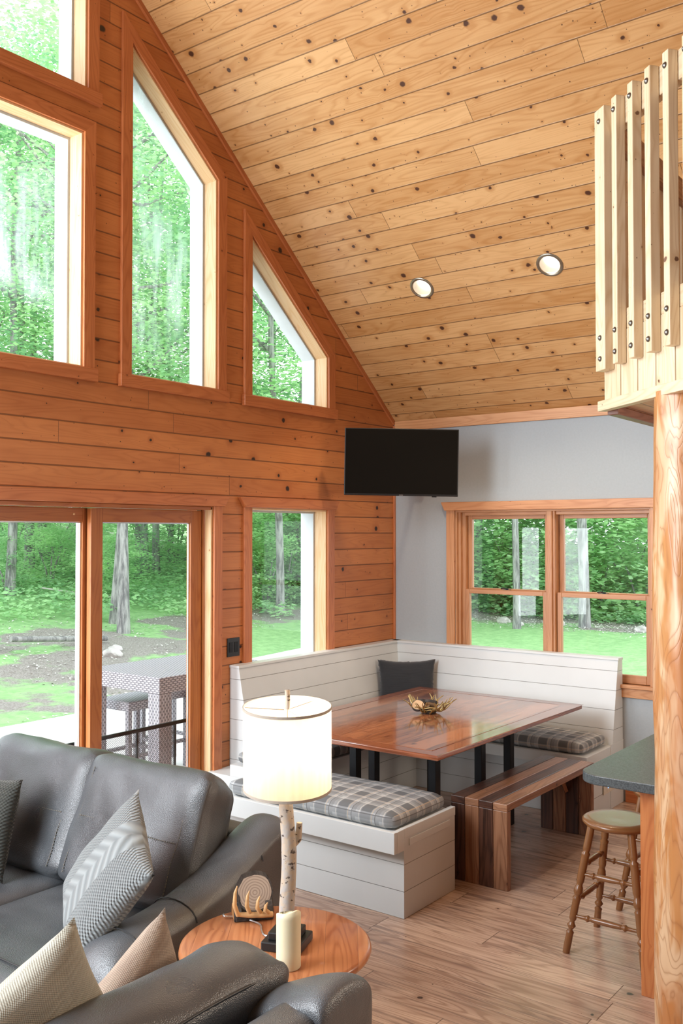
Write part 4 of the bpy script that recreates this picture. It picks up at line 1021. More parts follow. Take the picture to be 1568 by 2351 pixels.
def sofa(name, label, loc, rz, width, nc, cw, back_z=.95, armw=.20, seam=True, seed=0.0, arm2=True, bh=.56, tilt=.40, pipe=False):
    """local: sits facing -x, back at x=0, right arm (viewed from front) at y=0 going +y"""
    root = empty(name, loc, rz, label, 'sofa')
    # armrest profile, from front (x=-.92) to back
    prof = [(-.935, .30), (-.955, .42), (-.945, .50), (-.905, .555), (-.84, .585), (-.74, .60), (-.62, .61), (-.50, .628), (-.38, .668), (-.26, .725), (-.15, .780), (-.06, .815), (-.015, .81), (.0, .78)]
    for k, y0 in enumerate((0.0, width-armw) if arm2 else (0.0,)):
        a = arm_mesh(prof, armw, seed=seed+k).build('armrest', 'leather', root, smooth=True, weld=True); a.location = (0, y0, 0)
        a.data.polygons.foreach_set('use_smooth', [True]*len(a.data.polygons))
        s_ = a.modifiers.new('sub', 'SUBSURF'); s_.levels = 1; s_.render_levels = 2
        for d, zt in ((-.55, .622), (-.80, .596), (-.20, .744)):
            pts = [(d, armw/2+(armw/2+.016)*math.cos(PI-PI*q/10), zt-.055+.058*math.sin(PI-PI*q/10)) for q in range(11)]
            m = MB(); m.tube(pts, .0022, 6); mo = m.build('arm_seam', 'piping', a)
    m = rbox(.80, width-.04, .36, .03, n=6); o = m.build('base', 'leather', root, smooth=True, weld=True); o.location = (-.44, width/2, .06)
    soft('back_frame', 'leather', root, .16, width-.06, .64, .05, (-.095, width/2, .12), n=10)
    for i in range(nc):
        yc = armw+.005+cw*(i+.5)
        s_ = soft('seat_cushion', 'leather', root, .80, cw-.008, .17, .045, (-.735, yc, .315), n=14, puff=.012, wr=.005, seed=seed+i*3.1)
        m = MB(); m.tube([(-.30, -cw/2+.02, .178), (-.30, cw/2-.02, .178)], .003, 6); m.build('seam', 'piping', s_)
        # back cushion, leaning
        h = bh; b = soft('back_cushion', 'leather', root, .22, cw+.045, h, .085, (-.40, yc, .455), rot=(0, tilt, 0), n=18, wr=.022, seed=seed+7.7+i*5.3, pinch=.05, sub=1)
        if pipe:
            m = MB(); m.tube([(.104, y, h-.045+.006*math.sin(y*9)) for y in [(-cw/2+.03)+(cw-.06)*q/12 for q in range(13)]], .005, 8); m.build('piping', 'piping', b, smooth=True)
        stitch('stitching', [(-.114, y, h*.5+.008*math.sin(y*9)) for y in [(-cw/2+.06)+(cw-.12)*q/12 for q in range(13)]], b)
        for sy in (-1, 1):
            stitch('stitching', [(-.106+.0*q, sy*(cw/2-.055+.004*math.sin(q*1.2)), .05+(h-.12)*q/12) for q in range(13)], b)
    for x, y in ((-.85, .06), (-.85, width-.06), (-.06, .06), (-.06, width-.06)):
        m = MB(); m.lathe([(.018, 0), (.026, .065)], (x, y, 0), n=12); m.build('foot', 'bark', root)
    return root
sofa('leather_sofa', 'dark grey leather sofa with its back to the white bench', (-3.85, -2.085, 0), 0, 1.86, 2, .70)
sofa2 = sofa('leather_sofa', 'dark grey leather sofa in the foreground, seen from behind', (-6.76, -3.115, 0), -PI/2, 2.0, 2, .870, seed=21.0, bh=.37, tilt=.12, pipe=True)
sofa2.rotation_euler = (0, 0, -PI/2)

# pillows on the sofas
pillow('throw_pillow', 'knit', 'grey cable-knit pillow leaning on the arm of the far sofa', (-4.562, -1.80, .700), (-0.23, -0.34, -.17), (.19, -.17, .41), 0.47, 0.49, 0.17, 1.0)
M['darkknit'] = fabric('dark_knit', (0.035, 0.038, 0.034), (0.06, 0.065, 0.055), 70, 0.006)
pillow('throw_pillow', 'darkknit', 'dark knit pillow at the left edge of the frame on the far sofa', (-4.45, -0.83, .70), (-0.1, 1, 0), (0.25, 0, 1), 0.42, 0.42, 0.14, 6.0)

# ------------------------------------------------------------------ round side table
rt = empty('round_side_table', (-4.375, -2.445, 0), label='round wooden side table holding the lamp between the two sofas', cat='table')
m = MB(); m.lathe([(0, .545), (.302, .545), (.317, .552), (.322, .562), (.319, .574), (.309, .580), (0, .580)], n=72, cap=False); t = m.build('tabletop', 'round', rt, smooth=False)
for p, f in zip(t.data.polygons, range(len(t.data.polygons))): pass
ul = t.data.uv_layers[0].data
for l in t.data.loops: v = t.data.vertices[l.vertex_index].co; ul[l.index].uv = (v.x*.8+v.y*.6+5, v.y*.8-v.x*.6+5+v.z*.2)
t.data.polygons.foreach_set('use_smooth', [True]*len(t.data.polygons)); mm = t.modifiers.new('b', 'EDGE_SPLIT'); mm.split_angle = math.radians(50)
m = MB(); m.lathe([(.035, .03), (.028, .12), (.045, .22), (.03, .34), (.04, .48), (.12, .545)], n=24); m.build('pedestal', 'round', rt, smooth=True)
for k in range(3):
    a = 2*PI*k/3+.3; m = MB(); m.tube([(.02*math.cos(a), .02*math.sin(a), .12), (.14*math.cos(a), .14*math.sin(a), .08), (.26*math.cos(a), .26*math.sin(a), .018)], [.03, .022, .018], 10); m.build('foot', 'round', rt, smooth=True)

# lamp
def lampshade():
    s = NT('linen_shade'); t = s.t; u = s.sep(s.uv())
    n = s.noise(s.xyz(s.m_('MULTIPLY', u[0], 40.0), s.m_('MULTIPLY', u[1], 3.0), 0), 1.0, 3.0)
    c = s.mix(s.step(n, .3, .7), (.80, .70, .55), (.86, .77, .63))
    t.nodes.remove(s.b); d = t.nodes.new('ShaderNodeBsdfDiffuse'); l = t.nodes.new('ShaderNodeBsdfTranslucent'); s.put(d.inputs[0], c); s.put(l.inputs[0], c)
    m1 = t.nodes.new('ShaderNodeMixShader'); m1.inputs[0].default_value = .5; t.links.new(d.outputs[0], m1.inputs[1]); t.links.new(l.outputs[0], m1.inputs[2])
    t.links.new(m1.outputs[0], s.out.inputs[0]); return s.m
def birch():
    s = NT('birch_bark'); o = s.sep(s.obj())
    n = s.noise(s.obj(), 40.0, 3.0, .6); k = s.noise(s.xyz(s.m_('MULTIPLY', o[0], 50.0), s.m_('MULTIPLY', o[1], 50.0), s.m_('MULTIPLY', o[2], 70.0)), 1.0, 2.0)
    c = s.mix(s.step(n, .35, .65), (.50, .40, .30), (.42, .39, .37)); c = s.mix(s.m_('MULTIPLY', s.step(k, .60, .66), .9), c, (.05, .035, .03))
    s.bump(n, .003, .8); return s.fin(c, .8)
M['birch'] = birch()
lamp = empty('table_lamp', (-4.372, -2.493, .581), label='lit birch-branch table lamp with a cream drum shade', cat='lamp')
m = MB(); m.box((-.068, -.068, 0), (.068, .068, .030)); m.box((-.05, -.05, .030), (.05, .05, .056)); b = m.build('base', 'blackpl', lamp, bevel=.004); b.rotation_euler = (0, 0, .35)
m = MB(); rr = []; pts = []
for i in range(40):
    t = i/39; z = .055+.50*t; pts.append((.006*math.sin(t*5), .005*math.sin(t*7+1), z)); rr.append(.0265+.003*noise.noise(Vector((0, 0, t*9)))-.003*t)
m.tube(pts, rr, 14); m.tube([(.018, -.012, .33), (.030, -.022, .345), (.034, -.025, .40)], [.012, .012, .010], 10); m.build('branch_column', 'birch', lamp, smooth=True)
m = MB(); n = 64; rows = []; 
for z, r in ((.510, .1455), (.510, .1475), (.786, .1475), (.782, .1455)): rows.append([Vector((r*math.cos(2*PI*k/n), r*math.sin(2*PI*k/n), z)) for k in range(n)])
sh = MB(); sh.grid([rows[1], rows[2]], [[(2*PI*.147*k/n, z) for k in range(n+1)] for z in (0, .27)], close=True); TL4 = Matrix.Translation((0, 0, .66)) @ Matrix.Rotation(.07, 4, Vector((.6, -.8, 0))) @ Matrix.Translation((0, 0, -.655))
sh.v = [tuple(TL4 @ Vector(p)) for p in sh.v]; sho = sh.build('shade', lampshade(), lamp, smooth=True)
M['hem'] = plain('grey_hem', (.42, .36, .30), .8)
for z0, z1 in ((.508, .517), (.780, .789)):
    h_ = MB(); h_.lathe([(.1458, z0), (.1486, z0), (.1486, z1), (.1458, z1), (.1458, z0)], n=64, cap=False); h_.v = [tuple(TL4 @ Vector(p)) for p in h_.v]; h_.build('hem', 'hem', lamp, smooth=False)
m = MB()
for k in range(3):
    a = 2*PI*k/3; m.tube([(.01*math.cos(a), .01*math.sin(a), .775), (.145*math.cos(a), .145*math.sin(a), .778)], .0015, 6)
m.v = [tuple(TL4 @ Vector(p)) for p in m.v]; m.tube([(0, 0, .55), (0, 0, .80)], .003, 6); m.build('shade_frame', 'silver', lamp)
m = MB(); m.tube([(0, 0, .780), (.002, 0, .81), (0, .001, .845)], [.0085, .008, .0085], 12); m.build('finial', 'birch', lamp, smooth=True)
eb = NT('warm_bulb'); eb.fin((1, 1, 1), .4, Emission_Color=(1, .85, .62), Emission_Strength=7)
m = MB(); m.lathe([(.012, .555), (.016, .58), (.030, .615), (.028, .645), (.012, .662), (0, .665)], n=20); m.build('bulb', eb.m, lamp, smooth=True)
L = bpy.data.lights.new('lamp_light', 'POINT'); L.energy = 5; L.color = (1, .80, .56); L.shadow_soft_size = .04; lo = bpy.data.objects.new('lamp_light', L); COL.objects.link(lo); lo.parent = lamp; lo.location = (0.04, 0, .70)
m = MB()
def smooth(P, n=8):
    P = [Vector(p) for p in P]; P = [P[0]]+P+[P[-1]]; o = []
    for i in range(1, len(P)-2):
        for k in range(n):
            t = k/n; a, b, c, d = P[i-1:i+3]; o.append(0.5*((2*b)+(c-a)*t+(2*a-5*b+4*c-d)*t*t+(3*b-a-3*c+d)*t**3))
    return o+[P[-2]]
m.tube(smooth([(.03, .06, .006), (.005, .10, .004), (.030, .14, .004), (.065, .18, .004), (.07, .25, .004), (.055, .295, .005), (.03, .315, .010), (.045, .335, .006), (.05, .345, -.03)]), .0034, 8); m.build('power_cord', 'silver', lamp, smooth=True)

# candle
cn = empty('pillar_candle', (-4.492, -2.600, .581), label='cream pillar candle on the round side table', cat='candle')
m = MB(); n = 36; rows = []
for i, z in enumerate([0, .004, .05, .1, .14, .16]):
    rows.append([Vector(((.039 if i else .036)*math.cos(2*PI*k/n), (.039 if i else .036)*math.sin(2*PI*k/n), z)) for k in range(n)])
def topz(a): return .168+.016*math.cos(a+2.2)+.004*math.sin(3*a)
rows.append([Vector((.039*math.cos(2*PI*k/n), .039*math.sin(2*PI*k/n), topz(2*PI*k/n))) for k in range(n)])
rows.append([Vector((.035*math.cos(2*PI*k/n), .035*math.sin(2*PI*k/n), topz(2*PI*k/n)+.001)) for k in range(n)])
rows.append([Vector((.032*math.cos(2*PI*k/n), .032*math.sin(2*PI*k/n), .145)) for k in range(n)]); rows.append([Vector((.001*math.cos(2*PI*k/n), .001*math.sin(2*PI*k/n), .142)) for k in range(n)])
m.grid(rows, None, close=True)
m.build('wax', plain('cream_wax', (.80, .72, .50), .4, Subsurface_Weight=.25, Subsurface_Radius=(.03, .02, .01), Emission_Color=(0, 0, 0)), cn, smooth=True)
m = MB(); m.tube([(0, 0, .142), (.001, 0, .155)], .0012, 6); m.build('wick', 'blackpl', cn)

# antler coaster holder
ch = empty('coaster_holder', (-4.255, -2.245, .581), 0.0, label='antler and log coaster holder on the round side table', cat='coaster holder')
ch.rotation_euler = (0, 0, math.radians(-40))
m = MB(); m.box((-.075, -.045, 0.0), (.060, .045, .016)); m.build('base', 'bark', ch, bevel=.004)
for x, s_ in ((.046, 1.0), (-.066, .75)):
    m = MB(); n = 20; poly = [(-.043, 0), (.043, 0)]+[(.043*math.cos(a), .012+.052*s_*math.sin(a)) for a in [PI*k/14 for k in range(15)]]
    m.prism(poly, lambda a, b, d: Vector((d, a, b)), x-.014, x+.014); e = m.build('log_end', 'bark', ch, bevel=.003)
    f = MB(); po = [(.9*a, .003+.92*b) for a, b in poly]; f.face([(x+.0146, a, b) for a, b in po], [(a, b) for a, b in po]); f.face([(x-.0146, a, b) for a, b in reversed(po)], [(a, b) for a, b in reversed(po)]); f.build('cut_face', 'logend', e)
m = MB(); m.tube([(-.07, -.050, .030), (-.03, -.054, .026), (.02, -.052, .022), (.055, -.045, .018)], [.007, .010, .011, .010], 10)
for k, (x, hgt_) in enumerate(((-.068, .105), (-.025, .085), (.012, .062), (.040, .038))):
    m.tube([(x, -.052, .028), (x-.014, -.066, .028+hgt_*.4), (x-.012, -.066, .028+hgt_*.8), (x-.004, -.060, .028+hgt_)], [.008, .0078, .0055, .002], 10)
m.build('antler', 'antler', ch, smooth=True)
for k in range(3):
    q = wood_slice('coaster', .066, .008, 'bark', 'slicebig', None, (0, 0, 0), (0, 0, 0), .06)
    q.location = Matrix.Translation(ch.location) @ Matrix.Rotation(ch.rotation_euler.z, 4, 'Z') @ Vector((-.002+.0*k, .000+.014*k, .082)); q.rotation_euler = (math.radians(68), 0, math.radians(-40))
    tag(q, ('front wood-slice coaster with growth rings standing in the antler holder', 'middle wood-slice coaster standing in the antler holder', 'rear wood-slice coaster standing in the antler holder')[k], 'coaster', 'coasters in the antler holder')

cream = pillow('throw_pillow', 'beige', 'cream pillow with a ruffled yarn band, lower left on the foreground sofa', (-5.441, -2.599, .717), (.80, -.15, .45), (-.40, -.1, .9), 0.46, 0.46, 0.17, 11.0)
xv = Vector((.80, -.15, .45)).normalized(); zv = Vector((-.40, -.1, .9)); zv = (zv-xv*zv.dot(xv)).normalized(); nv = xv.cross(zv)
for off in (-.10, -.065):
    for sg in (-1, 1):
        m = MB(); q = random.Random(5); pts = []
        for i in range(41):
            b = -.96+1.92*i/40; a = off/.23; k = max(0, (1-a*a)*(1-b*b))**.48
            pts.append(xv*(off+.006*math.sin(i*2.3))+zv*(b*.23)+nv*(sg*(.085*k+.004)))
        m.tube(pts, [.011+.004*math.sin(i*1.9) for i in range(41)], 8); bnd = m.build('yarn_band', 'greyband', cream, smooth=True)
pillow('throw_pillow', 'tan', 'tan striped pillow leaning behind the foreground sofa back', (-5.087, -2.543, .62), (.85, .1, .42), (-.38, -.2, .9), 0.44, 0.44, 0.16, 14.0)

# ------------------------------------------------------------------ outside
def gz(x, y):
    z = -.22
    if y > 7: z += .12*(y-7) if y < 30 else 2.76
    if x > 17: z += .07*(x-17)*max(0, min(1, (12-y)/8))
    return z+.06*noise.noise(Vector((x*.3, y*.3, 0)))*min(1, max(0, (y-5)/3)+max(0, (x-9)/3))
m = MB(); rows = []; uvs = []
xs = [-14+i*.8 for i in range(75)]; ys = [-8+i*.8 for i in range(66)]
for x in xs: rows.append([Vector((x, y, gz(x, y))) for y in ys]); uvs.append([(x, y) for y in ys])
m.grid(rows, uvs, flip=True); o = m.build('ground', 'ground', smooth=True); tag(o, kind='structure')
m = MB(); m.prism([(-9, .26), (3.2, .26), (3.2, 3.6), (9.0, 3.6), (9.0, 6.9), (4.4, 6.2), (2.2, 4.62), (-9, 4.62)], lambda a, b, d: Vector((a, b, d)), -.3, -.15); tag(m.build('patio', 'concrete'), 'bright concrete patio slab outside the sliding door', 'patio')

# trees
def crown_mesh(seed, n, rx_, rz_, leaf, mat, name='foliage', dense=1.0):
    r = random.Random(seed); vs = []; fs = []
    cl = []
    for i in range(int(70*dense)):
        a = r.uniform(0, 2*PI); q = r.random()**.5; z = r.uniform(-1, 1); h = math.sqrt(max(0.05, 1-z*z)); cl.append((rx_*q*h*math.cos(a), rx_*q*h*math.sin(a), rz_*z))
    for i in range(n):
        c = cl[r.randrange(len(cl))]; s_ = rx_*.17
        p = Vector((c[0]+r.gauss(0, s_), c[1]+r.gauss(0, s_), c[2]+r.gauss(0, s_*.38)))
        a = r.uniform(0, 2*PI); t = Vector((math.cos(a), math.sin(a), r.uniform(-.5, .2))).normalized(); b = t.cross(Vector((r.uniform(-.6, .6), r.uniform(-.6, .6), 1))).normalized()
        L = leaf*r.uniform(.6, 1.25); k = len(vs)
        vs += [p, p+t*L*.5+b*L*.36, p+t*L, p+t*L*.5-b*L*.36]; fs.append((k, k+1, k+2, k+3))
    me = bpy.data.meshes.new(name); me.from_pydata([tuple(v) for v in vs], [], fs); me.materials.append(M[mat]); return me
CR = [crown_mesh(1, 12500, 2.9, 4.6, .125, 'leaf'), crown_mesh(2, 12500, 3.1, 4.2, .125, 'leaf2'), crown_mesh(3, 12000, 2.6, 5.0, .12, 'leaf'), crown_mesh(4, 12500, 3.3, 4.2, .13, 'leaf2')]
SH = [crown_mesh(11, 4200, 1.5, 1.6, .13, 'under', dense=.8), crown_mesh(12, 4200, 1.6, 1.3, .13, 'leaf2', dense=.8), crown_mesh(13, 4000, 1.3, 1.8, .13, 'leaf2', dense=.8)]
def trunk_mb(r, h, lean, seed):
    m = MB(); pts = []; rr = []; q = random.Random(seed); dx, dy = q.uniform(-1, 1)*lean, q.uniform(-1, 1)*lean
    for i in range(16):
        t = i/15; pts.append((dx*t*h+.12*math.sin(t*6+seed), dy*t*h+.1*math.sin(t*5+2*seed), -.3+(h+.3)*t)); rr.append(r*(1.25-.25*min(1, t*12))*(1-.6*t))
    m.tube(pts, rr, 14)
    return m, pts
tr = [(5.6, 13.9, .17), (8.2, 17.0, .2), (9.7, 18.4, .22), (10.5, 19.1, .17), (5.7, 10.5, .14), (5.1, 9.5, .17), (10.6, 15.5, .17), (11.4, 16.1, .13), (11.7, 15.7, .16), (14.6, 18.5, .14), (12.2, 20.1, .2), (9.9, 9.9, .15), (13.3, 11.9, .18), (15.7, 15.5, .16), (13.0, 5.4, .13), (18.9, 9.5, .2), (14.0, 4.25, .19), (18.2, 5.9, .15), (23.5, 10.0, .2), (22.6, 6.2, .17), (26.8, 10.6, .22), (6.3, 16.3, .2), (17.2, 20.1, .2), (15.0, 16.3, .18), (19.3, 15.5, .2), (16.6, 9.2, .2), (17.0, 27.0, .2), (19.1, 27.5, .25), (29.1, 14.3, .22), (20.5, 3.7, .2), (32.8, 9.3, .2), (22.7, 22.7, .2), (21.8, 27.3, .2), (18.1, 32.2, .2), (3.0, 17.0, .2), (0.5, 20.0, .2)]
from math import atan2
def spot(x, y):
    d = Vector((x, y, 0))-CAM; f2 = Vector((math.cos(YAW), math.sin(YAW), 0)); r2 = Vector((math.sin(YAW), -math.cos(YAW), 0))
    return 784+2194.6*d.dot(r2)/d.dot(f2)
VIEWS = ((-1e9, 0, 'left of the view through the sliding door'), (0, 205, 'seen through the left sliding-door panel'), (205, 430, 'seen through the right sliding-door panel'), (430, 570, 'hidden between the door and the narrow window'), (570, 725, 'seen through the narrow window beside the booth'), (725, 1070, 'behind the television corner'), (1070, 1262, 'seen through the left unit of the double window'), (1262, 1500, 'seen through the right unit of the double window'), (1500, 1e9, 'right of the double window'))
ORD = ['first', 'second', 'third', 'fourth', 'fifth', 'sixth', 'seventh', 'eighth', 'ninth', 'tenth', 'eleventh', 'twelfth', 'thirteenth', 'fourteenth', 'fifteenth', 'sixteenth']
def rank_labels(items, kindname):
    px = [(spot(t[0], t[1]), i) for i, t in enumerate(items)]; out = {}
    for a, b, txt in VIEWS:
        L = sorted(p for p in px if a <= p[0] < b)
        for k, (p, i) in enumerate(L): out[i] = '%s %s, %s from the left' % (kindname, txt, ORD[k])
    return out
desc = ['tall grey-barked maple', 'thin grey-trunked tree', 'leafy woodland maple', 'dark-barked forest tree']
tr = [t for t in tr if math.hypot(t[0]+6.8, t[1]+4.6) < 33]
TL = rank_labels(tr, 'grey-trunked leafy tree')
for i, (x, y, r) in enumerate(tr):
    z0 = gz(x, y); q = random.Random(i*7+3); h = q.uniform(10.5, 13.5)
    root = empty('woodland_tree', (x, y, z0), group='woodland trees outside the windows')
    where = 'behind the sliding door on the hill' if y > 13 and x < 13 else ('beyond the lawn outside the double window' if y < 10.5 and x > 15 else 'at the wood edge outside the gable windows')
    if i in (4, 5): where = 'close behind the outdoor table, with bare pale trunk'
    tag(root, TL[i], 'tree')
    m, pts = trunk_mb(r*.66, h, .05 if i != 11 else .09, i*1.3); m.build('trunk', 'trunk', root, smooth=True)
    br = MB()
    for k in range(7):
        p = Vector(pts[q.randint(7, 13)]); a = q.uniform(0, 2*PI); d = Vector((math.cos(a), math.sin(a), q.uniform(.1, .7))); Lb = q.uniform(1.2, 2.6)
        br.tube([p, p+d*Lb*.5+Vector((0, 0, .1)), p+d*Lb+Vector((0, 0, .4))], [.05, .035, .012], 7)
    br.build('branches', 'trunk', root, smooth=True)
    fo = bpy.data.objects.new('foliage', CR[i % 4]); COL.objects.link(fo); fo.parent = root; fo.location = (pts[12][0], pts[12][1], h*.72); fo.rotation_euler = (0, 0, q.uniform(0, 6)); s_ = q.uniform(.85, 1.15); fo.scale = (s_, s_, s_)
bu = [(5.8, 14.3, .7), (8.3, 14.5, .9), (14.1, 25.9, 1.3), (9.6, 15.2, 1.1), (15.7, 21.2, 1.4), (9.8, 10.9, 1.2), (15.6, 14.2, 1.5), (16.6, 6.1, 1.1), (7.4, 14.9, .9), (11.3, 10.8, 1.3), (13.4, 10.5, 1.2), (10.5, 10.7, 1.1), (6.1, 16.8, 1.2), (13.8, 25.2, 1.5), (14.1, 10.8, 1.2), (25.9, 7.0, 1.5), (15.7, 14.7, 1.2), (17.8, 16.8, 1.4), (19.0, 18.8, 1.5), (9.9, 22.7, 1.3), (16.8, 7.8, 1.5), (13.1, 13.2, 1.3), (10.6, 18.9, 1.1), (9.0, 18.8, 1.1), (16.9, 2.9, 1.2), (9.0, 16.7, 1.2), (17.2, 3.9, 1.4), (16.5, 6.9, 1.3), (17.7, 8.5, 1.4), (18.5, 18.4, 1.5), (18.0, 17.5, 1.5), (7.9, 13.0, .8), (6.9, 12.6, .7), (19.4, 15.9, 1.5), (13.1, 12.6, 1.5), (22.0, 11.6, 1.6), (12.0, 9.6, 1.2), (12.7, 10.2, 1.2), (14.0, 14.1, 1.3), (12.6, 20.1, 1.3), (17.4, 5.2, 1.4), (18.7, 4.8, 1.4), (19.9, 3.9, 1.6), (15.0, 18.6, 1.6), (20.5, 7.4, 1.7), (21.5, 9.4, 1.7), (23.0, 14.0, 1.8), (20.0, 12.0, 1.8), (23, 5, 1.8), (16.4, 12.0, 1.7), (4.0, 17.5, 1.2), (7.0, 20.5, 1.5), (12.5, 15.0, 1.1)]
BL = rank_labels(bu, 'green leafy shrub')
for i, (x, y, s_) in enumerate(bu):
    q = random.Random(i*5+1); root = empty('understory_shrub', (x, y, gz(x, y)), group='shrubs of the wood edge')
    where = 'on the slope behind the sliding door' if y > 12.4 and x < 13 else ('beyond the lawn outside the double window' if y < 9 and x > 15 else 'low in the wood outside the gable windows')
    tag(root, BL[i], 'shrub')
    if x < 13: s_ *= .62
    fo = bpy.data.objects.new('foliage', SH[i % 3]); COL.objects.link(fo); fo.parent = root; fo.location = (0, 0, 1.45*s_); fo.scale = (s_, s_, s_); fo.rotation_euler = (0, 0, q.uniform(0, 6))
    m = MB(); 
    for k in range(3): a = k*2.1; m.tube([(0, 0, -.2), (.25*s_*math.cos(a), .25*s_*math.sin(a), .8*s_), (.6*s_*math.cos(a), .6*s_*math.sin(a), 1.6*s_)], [.03, .022, .01], 6)
    m.build('stems', 'trunk', root)
# undergrowth carpet
r = random.Random(99); vs = []; fs = []
n = 0
while n < 60000:
    if r.random() < .72: x = r.uniform(-4, 18); y = 9.2+r.random()**1.4*20
    else: x = r.uniform(15.2, 26); y = r.uniform(1, 10)
    if y < 11.2 and x < 13 and noise.noise(Vector((x*.7, y*.7, 3))) < .05+(11.2-y)*.16: continue
    z = gz(x, y); k = len(vs); h = r.uniform(.02, .42)*(.6+.9*abs(noise.noise(Vector((x*.9, y*.9, 7)))))
    a = r.uniform(0, 2*PI); t = Vector((math.cos(a), math.sin(a), r.uniform(-.2, .5))).normalized(); b = t.cross(Vector((r.uniform(-.5, .5), r.uniform(-.5, .5), 1))).normalized(); L = r.uniform(.08, .17); p = Vector((x, y, z+h))
    vs += [p, p+t*L*.5+b*L*.35, p+t*L, p+t*L*.5-b*L*.35]; fs.append((k, k+1, k+2, k+3)); n += 1
me = bpy.data.meshes.new('undergrowth'); me.from_pydata([tuple(v) for v in vs], [], fs); me.materials.append(M['under']); o = bpy.data.objects.new('undergrowth', me); COL.objects.link(o)
tag(o, 'low green leafy undergrowth covering the wooded slope', 'undergrowth', kind='stuff')
vs = []; fs = []
for i in range(9500):
    if r.random() < .62: x = r.uniform(-5, 11); y = r.uniform(4.9, 11.5)
    else: x = r.gauss(14.4, .8); y = r.uniform(.5, 9)
    if (y < 4.75 and x < 3) or (x > 2 and x < 9.1 and y < 7): continue
    if x > 5.2 and x < 12 and not (8.6 < y < 10.8): continue
    if y < 9 and x < 13 and noise.noise(Vector((x*.6, y*.6, 1))) < -.05: continue
    k = len(vs); p = Vector((x, y, gz(x, y)+.015)); a = r.uniform(0, 6.3); L = r.uniform(.012, .036); t = Vector((math.cos(a), math.sin(a), r.uniform(0, .5)))*L; b = Vector((-math.sin(a), math.cos(a), r.uniform(-.2, .2)))*L*.6
    vs += [p, p+t+b, p+t*2, p+t-b]; fs.append((k, k+1, k+2, k+3))
me = bpy.data.meshes.new('leaf_litter'); me.from_pydata([tuple(v) for v in vs], [], fs); me.materials.append(M['litter']); o = bpy.data.objects.new('leaf_litter', me); COL.objects.link(o)
tag(o, 'pale dead leaves and wood chips scattered on the bare ground', 'leaf litter', kind='stuff')
rocks = [(3.6, 8.0, .16, 'by the wood edge, seen through the left door pane'), (3.9, 8.3, .12, 'beside the larger stone in the left door pane'), (6.4, 8.4, .18, 'right of the pale trunks in the right door pane'), (6.9, 8.3, .13, 'right of the largest stone in the right door pane'), (1.6, 5.9, .07, 'small, on bare ground past the patio'), (14.0, 6.2, .17, 'on the stony strip, left in the double window'), (14.3, 4.9, .14, 'on the stony strip, in the middle of the double window'), (14.2, 2.9, .16, 'on the stony strip, right in the double window'), (13.6, 5.6, .12, 'on the stony strip, under the pale trunk')]
for i, (x, y, s_, lab) in enumerate(rocks):
    b = bmesh.new(); bmesh.ops.create_icosphere(b, subdivisions=3, radius=s_)
    for v in b.verts: v.co = v.co*(1+.3*noise.noise(v.co*6/s_*.2+Vector((i, 0, 0)))); v.co.z *= .6
    me = bpy.data.meshes.new('rock'); b.to_mesh(me); b.free(); me.materials.append(M['rock']); o = bpy.data.objects.new('rock', me); COL.objects.link(o); o.location = (x, y, gz(x, y)+s_*.2)
    tag(o, 'pale stone '+lab, 'rock', 'stones at the wood edge')
for nm, a, b, rr_, lab in (('fallen_branch', (5.9, 13.2), (7.3, 12.4),   .02, 'thin pale fallen branch on the slope behind the left door pane'), ('fallen_log', (2.2, 8.8), (4.2, 8.9), .045, 'dark fallen log at the foot of the slope')):
    m = MB(); m.tube([(a[0], a[1], gz(*a)+.25), ((a[0]+b[0])/2, (a[1]+b[1])/2, gz((a[0]+b[0])/2, (a[1]+b[1])/2)+.16), (b[0], b[1], gz(*b)+.08)], rr_, 8); o = m.build(nm, 'litter' if rr_ < .03 else 'trunk', smooth=True); tag(o, lab, 'branch' if rr_ < .03 else 'log')

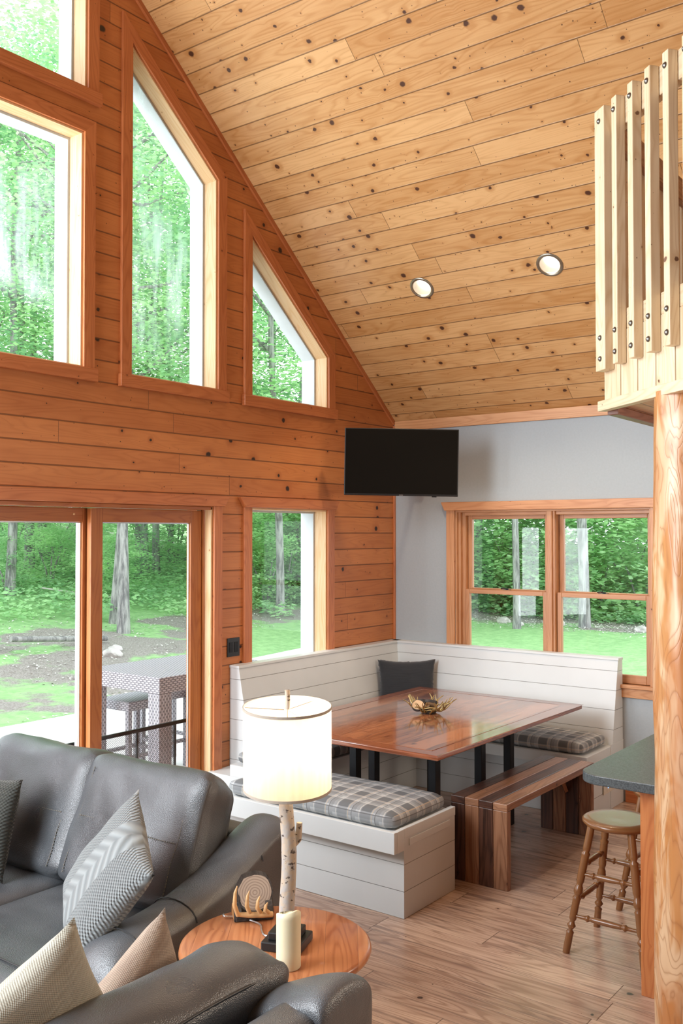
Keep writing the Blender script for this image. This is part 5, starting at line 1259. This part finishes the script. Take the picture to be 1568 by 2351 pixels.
# outdoor wicker bar table, stools, mesh screen
tz = .85
ot = empty('wicker_bar_table', (-1.2, 1.4, -.15), label='grey wicker bar-height table on the patio outside the sliding door', cat='table')
def ob(name, lo, hi, par, mat='wicker', bv=.006):
    m = MB(); m.box(lo, hi, off=(0, 0)); return child(m.build(name, mat, bevel=bv), par)
TX0, TX1, TY0, TY1 = -1.845, -0.62, 0.905, 1.80
ob('tabletop', (TX0, TY0, tz-.125), (TX1, TY1, tz), ot)
for x in (TX0, TX1-.13):
    for y in (TY0, TY1-.13): ob('leg', (x+.002, y+.002, -.15), (x+.13, y+.13, tz-.125), ot)
def ostool(x, y, label):
    root = empty('wicker_stool', (x, y, -.15), label=label, cat='stool', group='wicker stools at the patio table')
    m = MB(); m.box((-.22, -.20, .62), (.22, .20, .70), off=(0, 0)); m.build('seat', 'wicker', root, bevel=.01)
    for sx in (-1, 1):
        for sy in (-1, 1):
            m = MB(); m.box((sx*.19-.02, sy*.17-.02, 0), (sx*.19+.02, sy*.17+.02, .62)); m.build('leg', 'wicker', root)
    m = MB()
    for z in (.22,):
        m.box((-.17, -.185, z), (.17, -.155, z+.03)); m.box((-.17, .155, z), (.17, .185, z+.03)); m.box((-.205, -.15, z), (-.175, .15, z+.03)); m.box((.175, -.15, z), (.205, .15, z+.03))
    m.build('footrest', 'wicker', root)
    return root
ostool(-1.33, 1.62+.18, 'grey wicker stool under the patio table, left one'); ostool(-.75, 1.95, 'grey wicker stool at the far side of the patio table, right one')
ms = empty('mesh_screen', (-2.3, .5, -.15), label='low black wire mesh guard standing outside the sliding door', cat='guard')
m = MB(); m.box((-3.1, .495, .585), (-1.75, .510, .610))
for x in (-3.1, -2.42, -2.07, -1.765): m.box((x, .497, -.15), (x+.014, .509, .60))
child(m.build('frame', 'black'), ms)
m = MB(); m.face([(-3.09, .503, -.13), (-2.07, .503, -.13), (-2.07, .503, .59), (-3.09, .503, .59)], [(0, 0), (1.02, 0), (1.02, .72), (0, .72)]); child(m.build('wire_mesh', 'mesh'), ms)
